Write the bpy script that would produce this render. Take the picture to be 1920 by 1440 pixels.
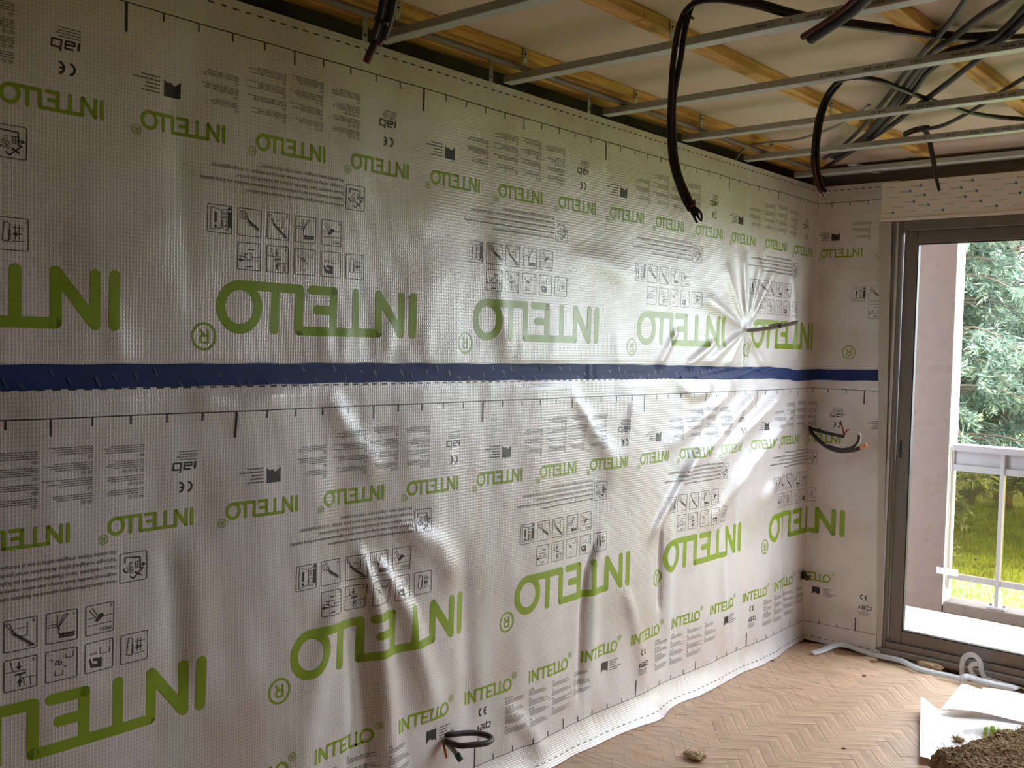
import bpy, math, random
import numpy as np
from mathutils import Vector, Matrix

random.seed(7)
SC = bpy.context.scene
COL = SC.collection
for o in list(bpy.data.objects):
    bpy.data.objects.remove(o)

# ------------------------------------------------------------------ camera
cam_d = bpy.data.cameras.new('camera')
cam_d.sensor_width = 36.0
cam_d.lens = 1866.46 / 1920 * 36.0
cam_d.clip_start = 0.02
cam_d.clip_end = 300
cam = bpy.data.objects.new('camera', cam_d)
COL.objects.link(cam)
CR = Vector((0.75515655, 0.65504124, 0.02568174))
CU = Vector((-0.04617895, 0.01407629, 0.998834))
CF = Vector((-0.65391596, 0.755462, -0.04087892))
CC = Vector((2.34808, -1.22777, 1.59964))
cam.matrix_world = Matrix(((CR.x, CU.x, -CF.x, CC.x), (CR.y, CU.y, -CF.y, CC.y),
                           (CR.z, CU.z, -CF.z, CC.z), (0, 0, 0, 1)))
SC.camera = cam

# ------------------------------------------------------------------ light and exposure
world = bpy.data.worlds.new('sky')
SC.world = world
world.use_nodes = True
wn = world.node_tree
wn.nodes['Background'].inputs['Color'].default_value = (0.90, 0.945, 1.06, 1)
wn.nodes['Background'].inputs['Strength'].default_value = 12.5

sun_d = bpy.data.lights.new('sun', 'SUN')
sun_d.energy = 3.0
sun_d.angle = math.radians(1.0)
sun_d.color = (1.0, 0.95, 0.86)
sun = bpy.data.objects.new('sun', sun_d)
COL.objects.link(sun)
sun.rotation_euler = Vector((-0.90, 0.06, -0.75)).to_track_quat('-Z', 'Y').to_euler()

por_d = bpy.data.lights.new('window_portal', 'AREA')
por_d.shape = 'RECTANGLE'
por_d.size = 2.42
por_d.size_y = 2.08
por_d.cycles.is_portal = True
por = bpy.data.objects.new('window_portal', por_d)
COL.objects.link(por)
por.location = (1.68, 4.10, 1.15)
por.rotation_euler = (math.radians(-90), 0, 0)

SC.view_settings.view_transform = 'Standard'
SC.view_settings.look = 'None'
SC.view_settings.gamma = 1.0
SC.view_settings.use_curve_mapping = False
SC.view_settings.exposure = 0.06
SC.cycles.use_denoising = True
SC.cycles.max_bounces = 10
SC.cycles.diffuse_bounces = 6
SC.cycles.transparent_max_bounces = 16
SC.cycles.caustics_reflective = False
SC.cycles.caustics_refractive = False

# ------------------------------------------------------------------ text to mesh (done first, while the scene is small)
_TXT = {}
def text2d(body, size=1.0):
    """triangles of a line of lettering, lower left at the origin, cap height about 0.7"""
    if body in _TXT:
        return _TXT[body]
    cu = bpy.data.curves.new('t', 'FONT')
    cu.body = body
    cu.size = 1.0
    cu.resolution_u = 2
    ob = bpy.data.objects.new('t', cu)
    COL.objects.link(ob)
    dg = bpy.context.evaluated_depsgraph_get()
    me = bpy.data.meshes.new_from_object(ob.evaluated_get(dg))
    V = np.array([v.co[:2] for v in me.vertices])
    F = [tuple(p.vertices) for p in me.polygons]
    bpy.data.objects.remove(ob)
    bpy.data.curves.remove(cu)
    bpy.data.meshes.remove(me)
    V[:, 0] -= V[:, 0].min()
    _TXT[body] = (V, F)
    return _TXT[body]

LINES = ["Hohe relative Luftfeuchtigkeit während der Bauphase schnell abführen!",
         "Heightened humidity levels during construction require heightened ventilation and drying capability",
         "Evacuer rapidement l'excès d'humidité provoqué par la phase de construction!",
         "Verhoogde vochtigheid tijdens de bouwfase vereist goede ventilatie - en droogmogelijkheden!",
         "Alta umidità relativa: arieggiare subito in fase di lavorazione!"]
for t in LINES + ['PRESS', 'R', 'i', '8/10', '1', '2', '3', '4', '5', '6', '7', '8', '9']:
    text2d(t)

# ------------------------------------------------------------------ materials
MATS = {}
def new_mat(name):
    m = bpy.data.materials.new(name)
    m.use_nodes = True
    nt = m.node_tree
    b = nt.nodes['Principled BSDF']
    MATS[name] = m
    return m, nt, b

def plain(name, col, rough=0.5, metal=0.0, noise=0.0, nscale=20.0, bump=0.0, spec=0.5):
    m, nt, b = new_mat(name)
    b.inputs['Base Color'].default_value = (*col, 1)
    b.inputs['Roughness'].default_value = rough
    b.inputs['Metallic'].default_value = metal
    b.inputs['Specular IOR Level'].default_value = spec
    if noise or bump:
        tc = nt.nodes.new('ShaderNodeTexCoord')
        nz = nt.nodes.new('ShaderNodeTexNoise')
        nz.inputs['Scale'].default_value = nscale
        nz.inputs['Detail'].default_value = 6
        nt.links.new(tc.outputs['Object'], nz.inputs['Vector'])
        if noise:
            mx = nt.nodes.new('ShaderNodeMix')
            mx.data_type = 'RGBA'
            mx.inputs['A'].default_value = (*[c * (1 - noise) for c in col], 1)
            mx.inputs['B'].default_value = (*[min(1, c * (1 + noise)) for c in col], 1)
            nt.links.new(nz.outputs['Fac'], mx.inputs['Factor'])
            nt.links.new(mx.outputs['Result'], b.inputs['Base Color'])
        if bump:
            bp = nt.nodes.new('ShaderNodeBump')
            bp.inputs['Strength'].default_value = bump
            bp.inputs['Distance'].default_value = 0.01
            nt.links.new(nz.outputs['Fac'], bp.inputs['Height'])
            nt.links.new(bp.outputs['Normal'], b.inputs['Normal'])
    return m

def math_node(nt, op, a, b=None):
    n = nt.nodes.new('ShaderNodeMath')
    n.operation = op
    for i, x in enumerate((a, b)):
        if x is None:
            continue
        if isinstance(x, (int, float)):
            n.inputs[i].default_value = x
        else:
            nt.links.new(x, n.inputs[i])
    return n.outputs[0]

def membrane_mat():
    m, nt, b = new_mat('membrane')
    uv = nt.nodes.new('ShaderNodeUVMap')
    sp = nt.nodes.new('ShaderNodeSeparateXYZ')
    nt.links.new(uv.outputs['UV'], sp.inputs[0])
    U, V = sp.outputs[0], sp.outputs[1]
    gx = math_node(nt, 'POWER', math_node(nt, 'ABSOLUTE', math_node(nt, 'COSINE', math_node(nt, 'MULTIPLY', U, math.pi / 0.0085))), 6)
    gy = math_node(nt, 'POWER', math_node(nt, 'ABSOLUTE', math_node(nt, 'COSINE', math_node(nt, 'MULTIPLY', V, math.pi / 0.0100))), 6)
    grid = math_node(nt, 'MAXIMUM', gx, gy)
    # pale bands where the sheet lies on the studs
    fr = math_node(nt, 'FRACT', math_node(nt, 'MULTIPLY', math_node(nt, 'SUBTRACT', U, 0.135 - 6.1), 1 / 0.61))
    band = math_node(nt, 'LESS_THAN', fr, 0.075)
    nz = nt.nodes.new('ShaderNodeTexNoise')
    nz.inputs['Scale'].default_value = 3.2
    nz.inputs['Detail'].default_value = 5
    nt.links.new(uv.outputs['UV'], nz.inputs['Vector'])
    rp = nt.nodes.new('ShaderNodeValToRGB')
    rp.color_ramp.elements[0].position = 0.33
    rp.color_ramp.elements[0].color = (0.57, 0.485, 0.44, 1)
    rp.color_ramp.elements[1].position = 0.55
    rp.color_ramp.elements[1].color = (0.72, 0.675, 0.68, 1)
    nt.links.new(nz.outputs['Fac'], rp.inputs['Fac'])
    m1 = nt.nodes.new('ShaderNodeMix'); m1.data_type = 'RGBA'
    nt.links.new(math_node(nt, 'MULTIPLY', grid, 0.38), m1.inputs['Factor'])
    nt.links.new(rp.outputs['Color'], m1.inputs['A'])
    m1.inputs['B'].default_value = (0.93, 0.90, 0.90, 1)
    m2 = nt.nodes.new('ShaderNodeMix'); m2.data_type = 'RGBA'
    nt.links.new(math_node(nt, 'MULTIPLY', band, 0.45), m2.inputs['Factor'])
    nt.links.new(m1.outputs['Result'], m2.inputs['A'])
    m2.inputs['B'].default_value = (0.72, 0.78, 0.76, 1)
    nt.links.new(m2.outputs['Result'], b.inputs['Base Color'])
    b.inputs['Roughness'].default_value = 0.30
    b.inputs['Specular IOR Level'].default_value = 1.0
    bp = nt.nodes.new('ShaderNodeBump')
    bp.inputs['Strength'].default_value = 0.35
    bp.inputs['Distance'].default_value = 0.0012
    nt.links.new(grid, bp.inputs['Height'])
    nt.links.new(bp.outputs['Normal'], b.inputs['Normal'])
    return m

def wood_mat(name, c1, c2, axis=1, scale=1.0, rough=0.6, randomize=False):
    m, nt, b = new_mat(name)
    tc = nt.nodes.new('ShaderNodeTexCoord')
    mp = nt.nodes.new('ShaderNodeMapping')
    sc = [18 * scale] * 3
    sc[axis] = 1.2 * scale
    mp.inputs['Scale'].default_value = sc
    nt.links.new(tc.outputs['Object'], mp.inputs['Vector'])
    nz = nt.nodes.new('ShaderNodeTexNoise')
    nz.inputs['Scale'].default_value = 2.0
    nz.inputs['Detail'].default_value = 8
    nz.inputs['Distortion'].default_value = 1.2
    nt.links.new(mp.outputs['Vector'], nz.inputs['Vector'])
    rp = nt.nodes.new('ShaderNodeValToRGB')
    rp.color_ramp.elements[0].position = 0.3
    rp.color_ramp.elements[0].color = (*c1, 1)
    rp.color_ramp.elements[1].position = 0.65
    rp.color_ramp.elements[1].color = (*c2, 1)
    nt.links.new(nz.outputs['Fac'], rp.inputs['Fac'])
    out = rp.outputs['Color']
    n2 = nt.nodes.new('ShaderNodeTexNoise')
    n2.inputs['Scale'].default_value = 6 * scale
    n2.inputs['Detail'].default_value = 3
    nt.links.new(tc.outputs['Object'], n2.inputs['Vector'])
    hs = nt.nodes.new('ShaderNodeHueSaturation')
    nt.links.new(out, hs.inputs['Color'])
    val = math_node(nt, 'ADD', math_node(nt, 'MULTIPLY', n2.outputs['Fac'], 0.55), 0.72)
    if randomize:
        oi = nt.nodes.new('ShaderNodeObjectInfo')
        val = math_node(nt, 'ADD', math_node(nt, 'MULTIPLY', oi.outputs['Random'], 0.22), math_node(nt, 'SUBTRACT', val, 0.13))
    nt.links.new(val, hs.inputs['Value'])
    nt.links.new(hs.outputs['Color'], b.inputs['Base Color'])
    b.inputs['Roughness'].default_value = rough
    return m

def glass_mat(name, tint, refl=0.06):
    m = bpy.data.materials.new(name)
    m.use_nodes = True
    nt = m.node_tree
    nt.nodes.remove(nt.nodes['Principled BSDF'])
    out = nt.nodes['Material Output']
    tr = nt.nodes.new('ShaderNodeBsdfTransparent')
    tr.inputs['Color'].default_value = (*tint, 1)
    gl = nt.nodes.new('ShaderNodeBsdfGlossy')
    gl.inputs['Roughness'].default_value = 0.03
    lw = nt.nodes.new('ShaderNodeLayerWeight')
    lw.inputs['Blend'].default_value = 0.5
    f5 = math_node(nt, 'POWER', lw.outputs['Facing'], 5.0)
    mx = nt.nodes.new('ShaderNodeMixShader')
    nt.links.new(math_node(nt, 'ADD', math_node(nt, 'MULTIPLY', f5, 0.96), 0.035), mx.inputs['Fac'])
    nt.links.new(tr.outputs[0], mx.inputs[1])
    nt.links.new(gl.outputs[0], mx.inputs[2])
    nt.links.new(mx.outputs[0], out.inputs['Surface'])
    MATS[name] = m
    return m

def leaf_mat(name, col, trans=0.35):
    m, nt, b = new_mat(name)
    tc = nt.nodes.new('ShaderNodeTexCoord')
    nz = nt.nodes.new('ShaderNodeTexNoise')
    nz.inputs['Scale'].default_value = 1.6
    nz.inputs['Detail'].default_value = 4
    nt.links.new(tc.outputs['Object'], nz.inputs['Vector'])
    rp = nt.nodes.new('ShaderNodeValToRGB')
    rp.color_ramp.elements[0].position = 0.35
    rp.color_ramp.elements[0].color = (*[c * 0.6 for c in col], 1)
    rp.color_ramp.elements[1].position = 0.65
    rp.color_ramp.elements[1].color = (*[min(1, c * 1.5) for c in col], 1)
    nt.links.new(nz.outputs['Fac'], rp.inputs['Fac'])
    nt.links.new(rp.outputs['Color'], b.inputs['Base Color'])
    b.inputs['Roughness'].default_value = 0.5
    td = nt.nodes.new('ShaderNodeBsdfTranslucent')
    nt.links.new(rp.outputs['Color'], td.inputs['Color'])
    mx = nt.nodes.new('ShaderNodeMixShader')
    mx.inputs['Fac'].default_value = trans
    nt.links.new(b.outputs[0], mx.inputs[1])
    nt.links.new(td.outputs[0], mx.inputs[2])
    nt.links.new(mx.outputs[0], nt.nodes['Material Output'].inputs['Surface'])
    return m

membrane_mat()
plain('print_green', (0.27, 0.40, 0.022), 0.36, noise=0.12, nscale=14, spec=0.55)
plain('print_black', (0.035, 0.028, 0.026), 0.4)
plain('print_grey', (0.17, 0.155, 0.145), 0.45)
plain('tape_blue', (0.016, 0.036, 0.150), 0.55, spec=0.22, noise=0.25, nscale=9)
plain('tape_mark', (0.045, 0.065, 0.17), 0.45)
plain('concrete', (0.20, 0.17, 0.145), 0.9, noise=0.3, nscale=8, bump=0.3)
plain('plaster', (0.32, 0.25, 0.19), 0.85, noise=0.08, nscale=4)
plain('ceiling_board', (0.68, 0.58, 0.455), 0.8, noise=0.09, nscale=3.0)
wood_mat('pine', (0.46, 0.20, 0.035), (0.80, 0.52, 0.13), axis=1, scale=1.0)
wood_mat('parquet', (0.40, 0.245, 0.145), (0.62, 0.43, 0.30), axis=0, scale=1.6, rough=0.42, randomize=True)
plain('parquet_dust', (0.55, 0.38, 0.24), 0.6, noise=0.25, nscale=6)
plain('galvanised', (0.50, 0.52, 0.51), 0.45, metal=0.45, noise=0.12, nscale=30)
plain('conduit_black', (0.022, 0.018, 0.017), 0.42)
plain('cable_maroon', (0.12, 0.026, 0.017), 0.5)
plain('conduit_grey', (0.052, 0.043, 0.040), 0.45)
plain('conduit_brown', (0.17, 0.135, 0.11), 0.6)
plain('conduit_lightgrey', (0.33, 0.31, 0.29), 0.5)
plain('cable_red', (0.26, 0.025, 0.012), 0.45)
plain('cable_orange', (0.72, 0.24, 0.10), 0.45)
plain('cable_white', (0.75, 0.74, 0.66), 0.45)
plain('cable_green', (0.02, 0.09, 0.045), 0.45)
plain('frame_grey', (0.20, 0.172, 0.155), 0.38, metal=0.15, noise=0.06, nscale=5)
plain('trim_grey', (0.50, 0.46, 0.42), 0.5, noise=0.06, nscale=6)
plain('gasket', (0.02, 0.022, 0.026), 0.5)
plain('box_cream', (0.90, 0.84, 0.73), 0.45, noise=0.05, nscale=5)
plain('film_blue', (0.08, 0.26, 0.42), 0.4)
plain('film_line', (0.42, 0.43, 0.40), 0.5)
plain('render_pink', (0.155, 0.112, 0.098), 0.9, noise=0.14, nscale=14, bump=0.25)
plain('render_sunlit', (0.86, 0.85, 0.83), 0.8)
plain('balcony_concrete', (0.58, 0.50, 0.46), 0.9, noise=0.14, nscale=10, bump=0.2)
plain('kerb_concrete_shaded', (0.13, 0.105, 0.088), 0.9, noise=0.2, nscale=14, bump=0.2)  # balcony concrete darkened to stand for shade on the kerb front
plain('rail_paint', (0.31, 0.30, 0.315), 0.5, noise=0.05, nscale=8)
plain('label_white', (0.85, 0.83, 0.86), 0.5)
plain('label_pink', (0.80, 0.35, 0.50), 0.5)
plain('lawn', (0.22, 0.30, 0.065), 0.9, noise=0.35, nscale=3)
plain('bark', (0.16, 0.115, 0.085), 0.9, noise=0.3, nscale=10, bump=0.5)
leaf_mat('needles', (0.145, 0.20, 0.155))
leaf_mat('needles_light', (0.33, 0.38, 0.25))
leaf_mat('grass_blade', (0.23, 0.31, 0.065))
plain('film_strip', (0.80, 0.81, 0.84), 0.25, spec=0.6)
plain('fibre_brown', (0.20, 0.125, 0.06), 0.95, noise=0.4, nscale=40, bump=0.8)
plain('fibre_light', (0.42, 0.30, 0.17), 0.95, noise=0.3, nscale=60)
glass_mat('glass_clear', (0.95, 0.97, 0.96))
film = MATS['film_strip']
_nt = film.node_tree
_tr = _nt.nodes.new('ShaderNodeBsdfTransparent'); _mx = _nt.nodes.new('ShaderNodeMixShader'); _mx.inputs['Fac'].default_value = 0.40
_nt.links.new(_nt.nodes['Principled BSDF'].outputs[0], _mx.inputs[1]); _nt.links.new(_tr.outputs[0], _mx.inputs[2]); _nt.links.new(_mx.outputs[0], _nt.nodes['Material Output'].inputs['Surface'])
glass_mat('glass_amber', (0.70, 0.60, 0.36))

# ------------------------------------------------------------------ object helpers
def mesh_obj(name, V, F, mat, parent=None, smooth=False, uv=None):
    """V in world coordinates; a child is stored relative to its parent's location"""
    V = np.asarray(V, dtype=float)
    if parent is not None:
        V = V - np.array(parent_origin(parent))
    me = bpy.data.meshes.new(name)
    me.from_pydata(V.tolist(), [], [tuple(int(i) for i in f) for f in F])
    if uv is not None:
        ul = me.uv_layers.new(name='UVMap')
        li = np.zeros(len(me.loops), dtype=np.int32)
        me.loops.foreach_get('vertex_index', li)
        ul.data.foreach_set('uv', np.asarray(uv, dtype=np.float32)[li].ravel())
    me.materials.append(MATS[mat])
    if smooth:
        me.polygons.foreach_set('use_smooth', [True] * len(me.polygons))
    me.update()
    o = bpy.data.objects.new(name, me)
    COL.objects.link(o)
    if parent is not None:
        o.parent = parent
    return o

def parent_origin(p):
    v = Vector((0, 0, 0))
    while p is not None:
        v += p.location
        p = p.parent
    return v

def tag(o, label, cat, group=None, kind=None):
    o['label'] = label
    o['category'] = cat
    if group:
        o['group'] = group
    if kind:
        o['kind'] = kind
    return o

def thing(name, label, cat, loc=(0, 0, 0), group=None):
    o = bpy.data.objects.new(name, None)
    o.empty_display_size = 0.05
    COL.objects.link(o)
    o.location = loc
    return tag(o, label, cat, group)

def struct(o):
    o['kind'] = 'structure'
    return o

class MB:
    def __init__(s):
        s.V = []; s.F = []
    def add(s, V, F):
        n = len(s.V)
        s.V.extend([tuple(v) for v in V])
        s.F.extend([tuple(i + n for i in f) for f in F])
        return s
    def box(s, x0, x1, y0, y1, z0, z1):
        V = [(x0, y0, z0), (x1, y0, z0), (x1, y1, z0), (x0, y1, z0), (x0, y0, z1), (x1, y0, z1), (x1, y1, z1), (x0, y1, z1)]
        return s.add(V, [(0, 3, 2, 1), (4, 5, 6, 7), (0, 1, 5, 4), (1, 2, 6, 5), (2, 3, 7, 6), (3, 0, 4, 7)])
    def bbox(s, x0, x1, y0, y1, z0, z1, b=0.002):
        """box with chamfered vertical/horizontal edges"""
        X = [x0, x0 + b, x1 - b, x1]; Y = [y0, y0 + b, y1 - b, y1]; Z = [z0, z0 + b, z1 - b, z1]
        V = []; idx = {}
        def v(i, j, k):
            if (i, j, k) not in idx:
                idx[(i, j, k)] = len(V); V.append((X[i], Y[j], Z[k]))
            return idx[(i, j, k)]
        F = [(v(1, 1, 0), v(1, 2, 0), v(2, 2, 0), v(2, 1, 0)), (v(1, 1, 3), v(2, 1, 3), v(2, 2, 3), v(1, 2, 3)),
             (v(1, 0, 1), v(2, 0, 1), v(2, 0, 2), v(1, 0, 2)), (v(1, 3, 1), v(1, 3, 2), v(2, 3, 2), v(2, 3, 1)),
             (v(0, 1, 1), v(0, 1, 2), v(0, 2, 2), v(0, 2, 1)), (v(3, 1, 1), v(3, 2, 1), v(3, 2, 2), v(3, 1, 2))]
        e = {0: 1, 3: 2}
        for i in (0, 3):
            for j in (0, 3):
                F.append((v(i, e[j], 1), v(e[i], j, 1), v(e[i], j, 2), v(i, e[j], 2)))
        for i in (0, 3):
            for k in (0, 3):
                F.append((v(i, 1, e[k]), v(e[i], 1, k), v(e[i], 2, k), v(i, 2, e[k])))
        for j in (0, 3):
            for k in (0, 3):
                F.append((v(1, j, e[k]), v(1, e[j], k), v(2, e[j], k), v(2, j, e[k])))
        for i in (0, 3):
            for j in (0, 3):
                for k in (0, 3):
                    F.append((v(i, e[j], e[k]), v(e[i], j, e[k]), v(e[i], e[j], k)))
        return s.add(V, F)
    def extrude_y(s, prof, y0, y1):
        n = len(prof)
        V = [(p[0], y0, p[1]) for p in prof] + [(p[0], y1, p[1]) for p in prof]
        F = [(i, (i + 1) % n, n + (i + 1) % n, n + i) for i in range(n)]
        F += [tuple(range(n))[::-1], tuple(range(n, 2 * n))]
        return s.add(V, F)
    def extrude_x(s, prof, x0, x1):
        n = len(prof)
        V = [(x0, p[0], p[1]) for p in prof] + [(x1, p[0], p[1]) for p in prof]
        F = [(i, (i + 1) % n, n + (i + 1) % n, n + i) for i in range(n)]
        F += [tuple(range(n))[::-1], tuple(range(n, 2 * n))]
        return s.add(V, F)
    def tube(s, pts, r, n=10, step=0.012, r1=None, ribs=0.0, rib_len=0.006, cap=True, flat=1.0):
        P = smooth_path(pts, min(step, rib_len / 2) if ribs else step)
        T = np.gradient(P, axis=0)
        T /= np.linalg.norm(T, axis=1)[:, None] + 1e-12
        a = np.array([0, 0, 1.0]) if abs(T[0][2]) < 0.9 else np.array([1.0, 0, 0])
        N = np.cross(T[0], a); N /= np.linalg.norm(N)
        V = []; F = []
        m = len(P)
        for i in range(m):
            N = N - T[i] * (N @ T[i]); N /= np.linalg.norm(N)
            B = np.cross(T[i], N)
            rr = r if r1 is None else r + (r1 - r) * i / (m - 1)
            if ribs:
                rr *= 1 + (ribs if i % 2 else -ribs)
            for k in range(n):
                t = 2 * math.pi * k / n
                V.append(P[i] + rr * (math.cos(t) * N + flat * math.sin(t) * B))
        for i in range(m - 1):
            for k in range(n):
                F.append((i * n + k, i * n + (k + 1) % n, (i + 1) * n + (k + 1) % n, (i + 1) * n + k))
        if cap:
            F.append(tuple(range(n))[::-1])
            F.append(tuple(range((m - 1) * n, m * n)))
        return s.add(V, F)
    def build(s, name, mat, parent=None, smooth=False):
        return mesh_obj(name, s.V, s.F, mat, parent, smooth)

def smooth_path(pts, step):
    P = [np.array(p, float) for p in pts]
    if len(P) == 2:
        n = max(2, int(np.linalg.norm(P[1] - P[0]) / step) + 1)
        return np.array([P[0] + (P[1] - P[0]) * t for t in np.linspace(0, 1, n)])
    Q = [2 * P[0] - P[1]] + P + [2 * P[-1] - P[-2]]
    out = []
    for i in range(1, len(Q) - 2):
        n = max(2, int(np.linalg.norm(Q[i + 1] - Q[i]) / step) + 1)
        for t in np.linspace(0, 1, n, endpoint=False):
            out.append(0.5 * ((2 * Q[i]) + (-Q[i - 1] + Q[i + 1]) * t + (2 * Q[i - 1] - 5 * Q[i] + 4 * Q[i + 1] - Q[i + 2]) * t ** 2
                              + (-Q[i - 1] + 3 * Q[i] - 3 * Q[i + 1] + Q[i + 2]) * t ** 3))
    out.append(P[-1])
    return np.array(out)

# ------------------------------------------------------------------ the room shell
LW = 4.02          # the membrane on the window wall stands in the plane y = 4.02
XR, YB = 5.4, -3.4
CZ = 2.61          # underside of the ceiling boards
struct(MB().box(-0.32, XR + 0.2, YB - 0.2, 4.22, -0.25, -0.014).build('floor', 'parquet_dust'))
FLOOR = bpy.data.objects['floor']
struct(MB().box(-0.34, XR + 0.2, YB - 0.2, 4.22, CZ, CZ + 0.2).build('ceiling', 'ceiling_board'))
struct(MB().box(-0.34, -0.15, YB - 0.2, 4.22, -0.014, CZ).build('wall_left', 'concrete'))
struct(MB().box(XR, XR + 0.2, YB - 0.2, 4.22, -0.014, CZ).build('wall_right', 'plaster'))
struct(MB().box(-0.15, XR, YB - 0.2, YB, -0.014, CZ).build('wall_back', 'plaster'))
WX0, WX1, WZ0, WZ1 = 0.435, 2.92, 0.02, 2.285
ww = MB().box(-0.15, WX0, 4.055, 4.22, -0.014, CZ).box(WX1, XR, 4.055, 4.22, -0.014, CZ)
ww.box(WX0, WX1, 4.055, 4.22, WZ1, CZ).box(WX0, WX1, 4.055, 4.22, -0.014, WZ0)
struct(ww.build('wall_window', 'concrete'))

# parquet: herringbone blocks laid at 45 degrees to the walls
PL, PW, PH = 0.20, 0.05, 0.012
def block_mesh(l, w):
    m = MB().bbox(-l / 2, l / 2, -w / 2, w / 2, -PH, 0.0, 0.0005)
    return m
g = 0.0003
bm = block_mesh(PL - g, PW - g)
first = bm.build('parquet_block', 'parquet', FLOOR)
bme = first.data
cells = []
k = 4
c45, s45 = math.cos(math.radians(38)), math.sin(math.radians(38))
for r in range(-170, 170):
    for c in range(-30, 30):
        for vert in (0, 1):
            if not vert:
                x, y = r * PW + c * 2 * PL + PL / 2, r * PW + PW / 2
            else:
                x, y = r * PW + c * 2 * PL + 2 * PL - PW / 2, r * PW + PL / 2
            X, Y = x * c45 - y * s45 + 1.0, x * s45 + y * c45 + 2.5
            if -0.05 < X < XR - 0.1 and YB + 0.1 < Y and Y < (3.93 if X < 0.5 else 3.80 + 0.0 * X):
                cells.append((X, Y, math.radians(38) + (math.pi / 2 if vert else 0)))
def vis_key(cell):
    X, Y, a = cell
    inside = (-0.05 < X < 1.75 and 1.45 < Y < 4.0)
    d = math.hypot(X - CC.x, Y - CC.y)
    # angle of the block from the view axis
    ang = abs(math.atan2(X - CC.x, Y - CC.y) - math.atan2(CF.x, CF.y) - 0.42)
    return (0 if inside else 10) + ang + d * 0.15
cells.sort(key=vis_key)
rest = MB()
rng = random.Random(3)
for i, (X, Y, a) in enumerate(cells):
    dz = rng.uniform(-0.0012, 0.0)
    if i < 300:
        o = first if i == 0 else bpy.data.objects.new('parquet_block', bme)
        if i:
            COL.objects.link(o)
            o.parent = FLOOR
        o.location = (X, Y, dz)
        o.rotation_euler = (0, 0, a + rng.uniform(-0.004, 0.004))
    else:
        ca, sa = math.cos(a), math.sin(a)
        rest.add([(X + v[0] * ca - v[1] * sa, Y + v[0] * sa + v[1] * ca, v[2] + dz) for v in bm.V], bm.F)
ro = rest.build('parquet_field', 'parquet', FLOOR)
ro['kind'] = 'stuff'

# ------------------------------------------------------------------ the membrane sheets on the wall
RC = 0.035   # radius of the sheet in the corner
def unroll(s, z, d):
    """sheet length s, height z, distance d off the wall -> world"""
    s = np.asarray(s, float); z = np.asarray(z, float); d = np.asarray(d, float)
    X = np.where(s < LW - RC, d, s - LW)
    Y = np.where(s < LW - RC, s, LW - d)
    a = np.clip((s - (LW - RC)) / (2 * RC), 0, 1) * math.pi / 2
    mid = (s >= LW - RC) & (s <= LW + RC)
    rr = RC - d
    X = np.where(mid, RC - rr * np.cos(a), X)
    Y = np.where(mid, LW - RC + rr * np.sin(a), Y)
    return np.stack([X, Y, z], -1)

def ridge(S, Z, pts, w, amp, fade=0.25, sharp=2.0):
    out = np.zeros_like(S)
    best = np.full(S.shape, 1e9); tt = np.zeros_like(S)
    seg = [np.array(p, float) for p in pts]
    ln = [np.linalg.norm(seg[i + 1] - seg[i]) for i in range(len(seg) - 1)]
    tot = sum(ln); acc = 0
    for i in range(len(seg) - 1):
        dv = (seg[i + 1] - seg[i]) / ln[i]
        t = np.clip((S - seg[i][0]) * dv[0] + (Z - seg[i][1]) * dv[1], 0, ln[i])
        q = np.hypot(S - seg[i][0] - t * dv[0], Z - seg[i][1] - t * dv[1])
        m = q < best
        best = np.where(m, q, best); tt = np.where(m, (acc + t) / tot, tt)
        acc += ln[i]
    ww = w[0] + (w[1] - w[0]) * tt
    tap = np.clip(tt / fade, 0, 1) * np.clip((1 - tt) / fade, 0, 1)
    tap = tap * tap * (3 - 2 * tap)
    return amp * tap * np.exp(-(best / ww) ** sharp)

_rs = np.random.RandomState(11)
def wave_noise(S, Z, n, lam0, lam1, zstretch=1.0):
    out = np.zeros_like(S)
    for _ in range(n):
        lam = _rs.uniform(lam0, lam1); th = _rs.uniform(0, 2 * math.pi); ph = _rs.uniform(0, 6.28)
        out += np.sin(2 * math.pi / lam * (S * math.cos(th) + Z * math.sin(th) / zstretch) + ph)
    return out / math.sqrt(n)

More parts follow.
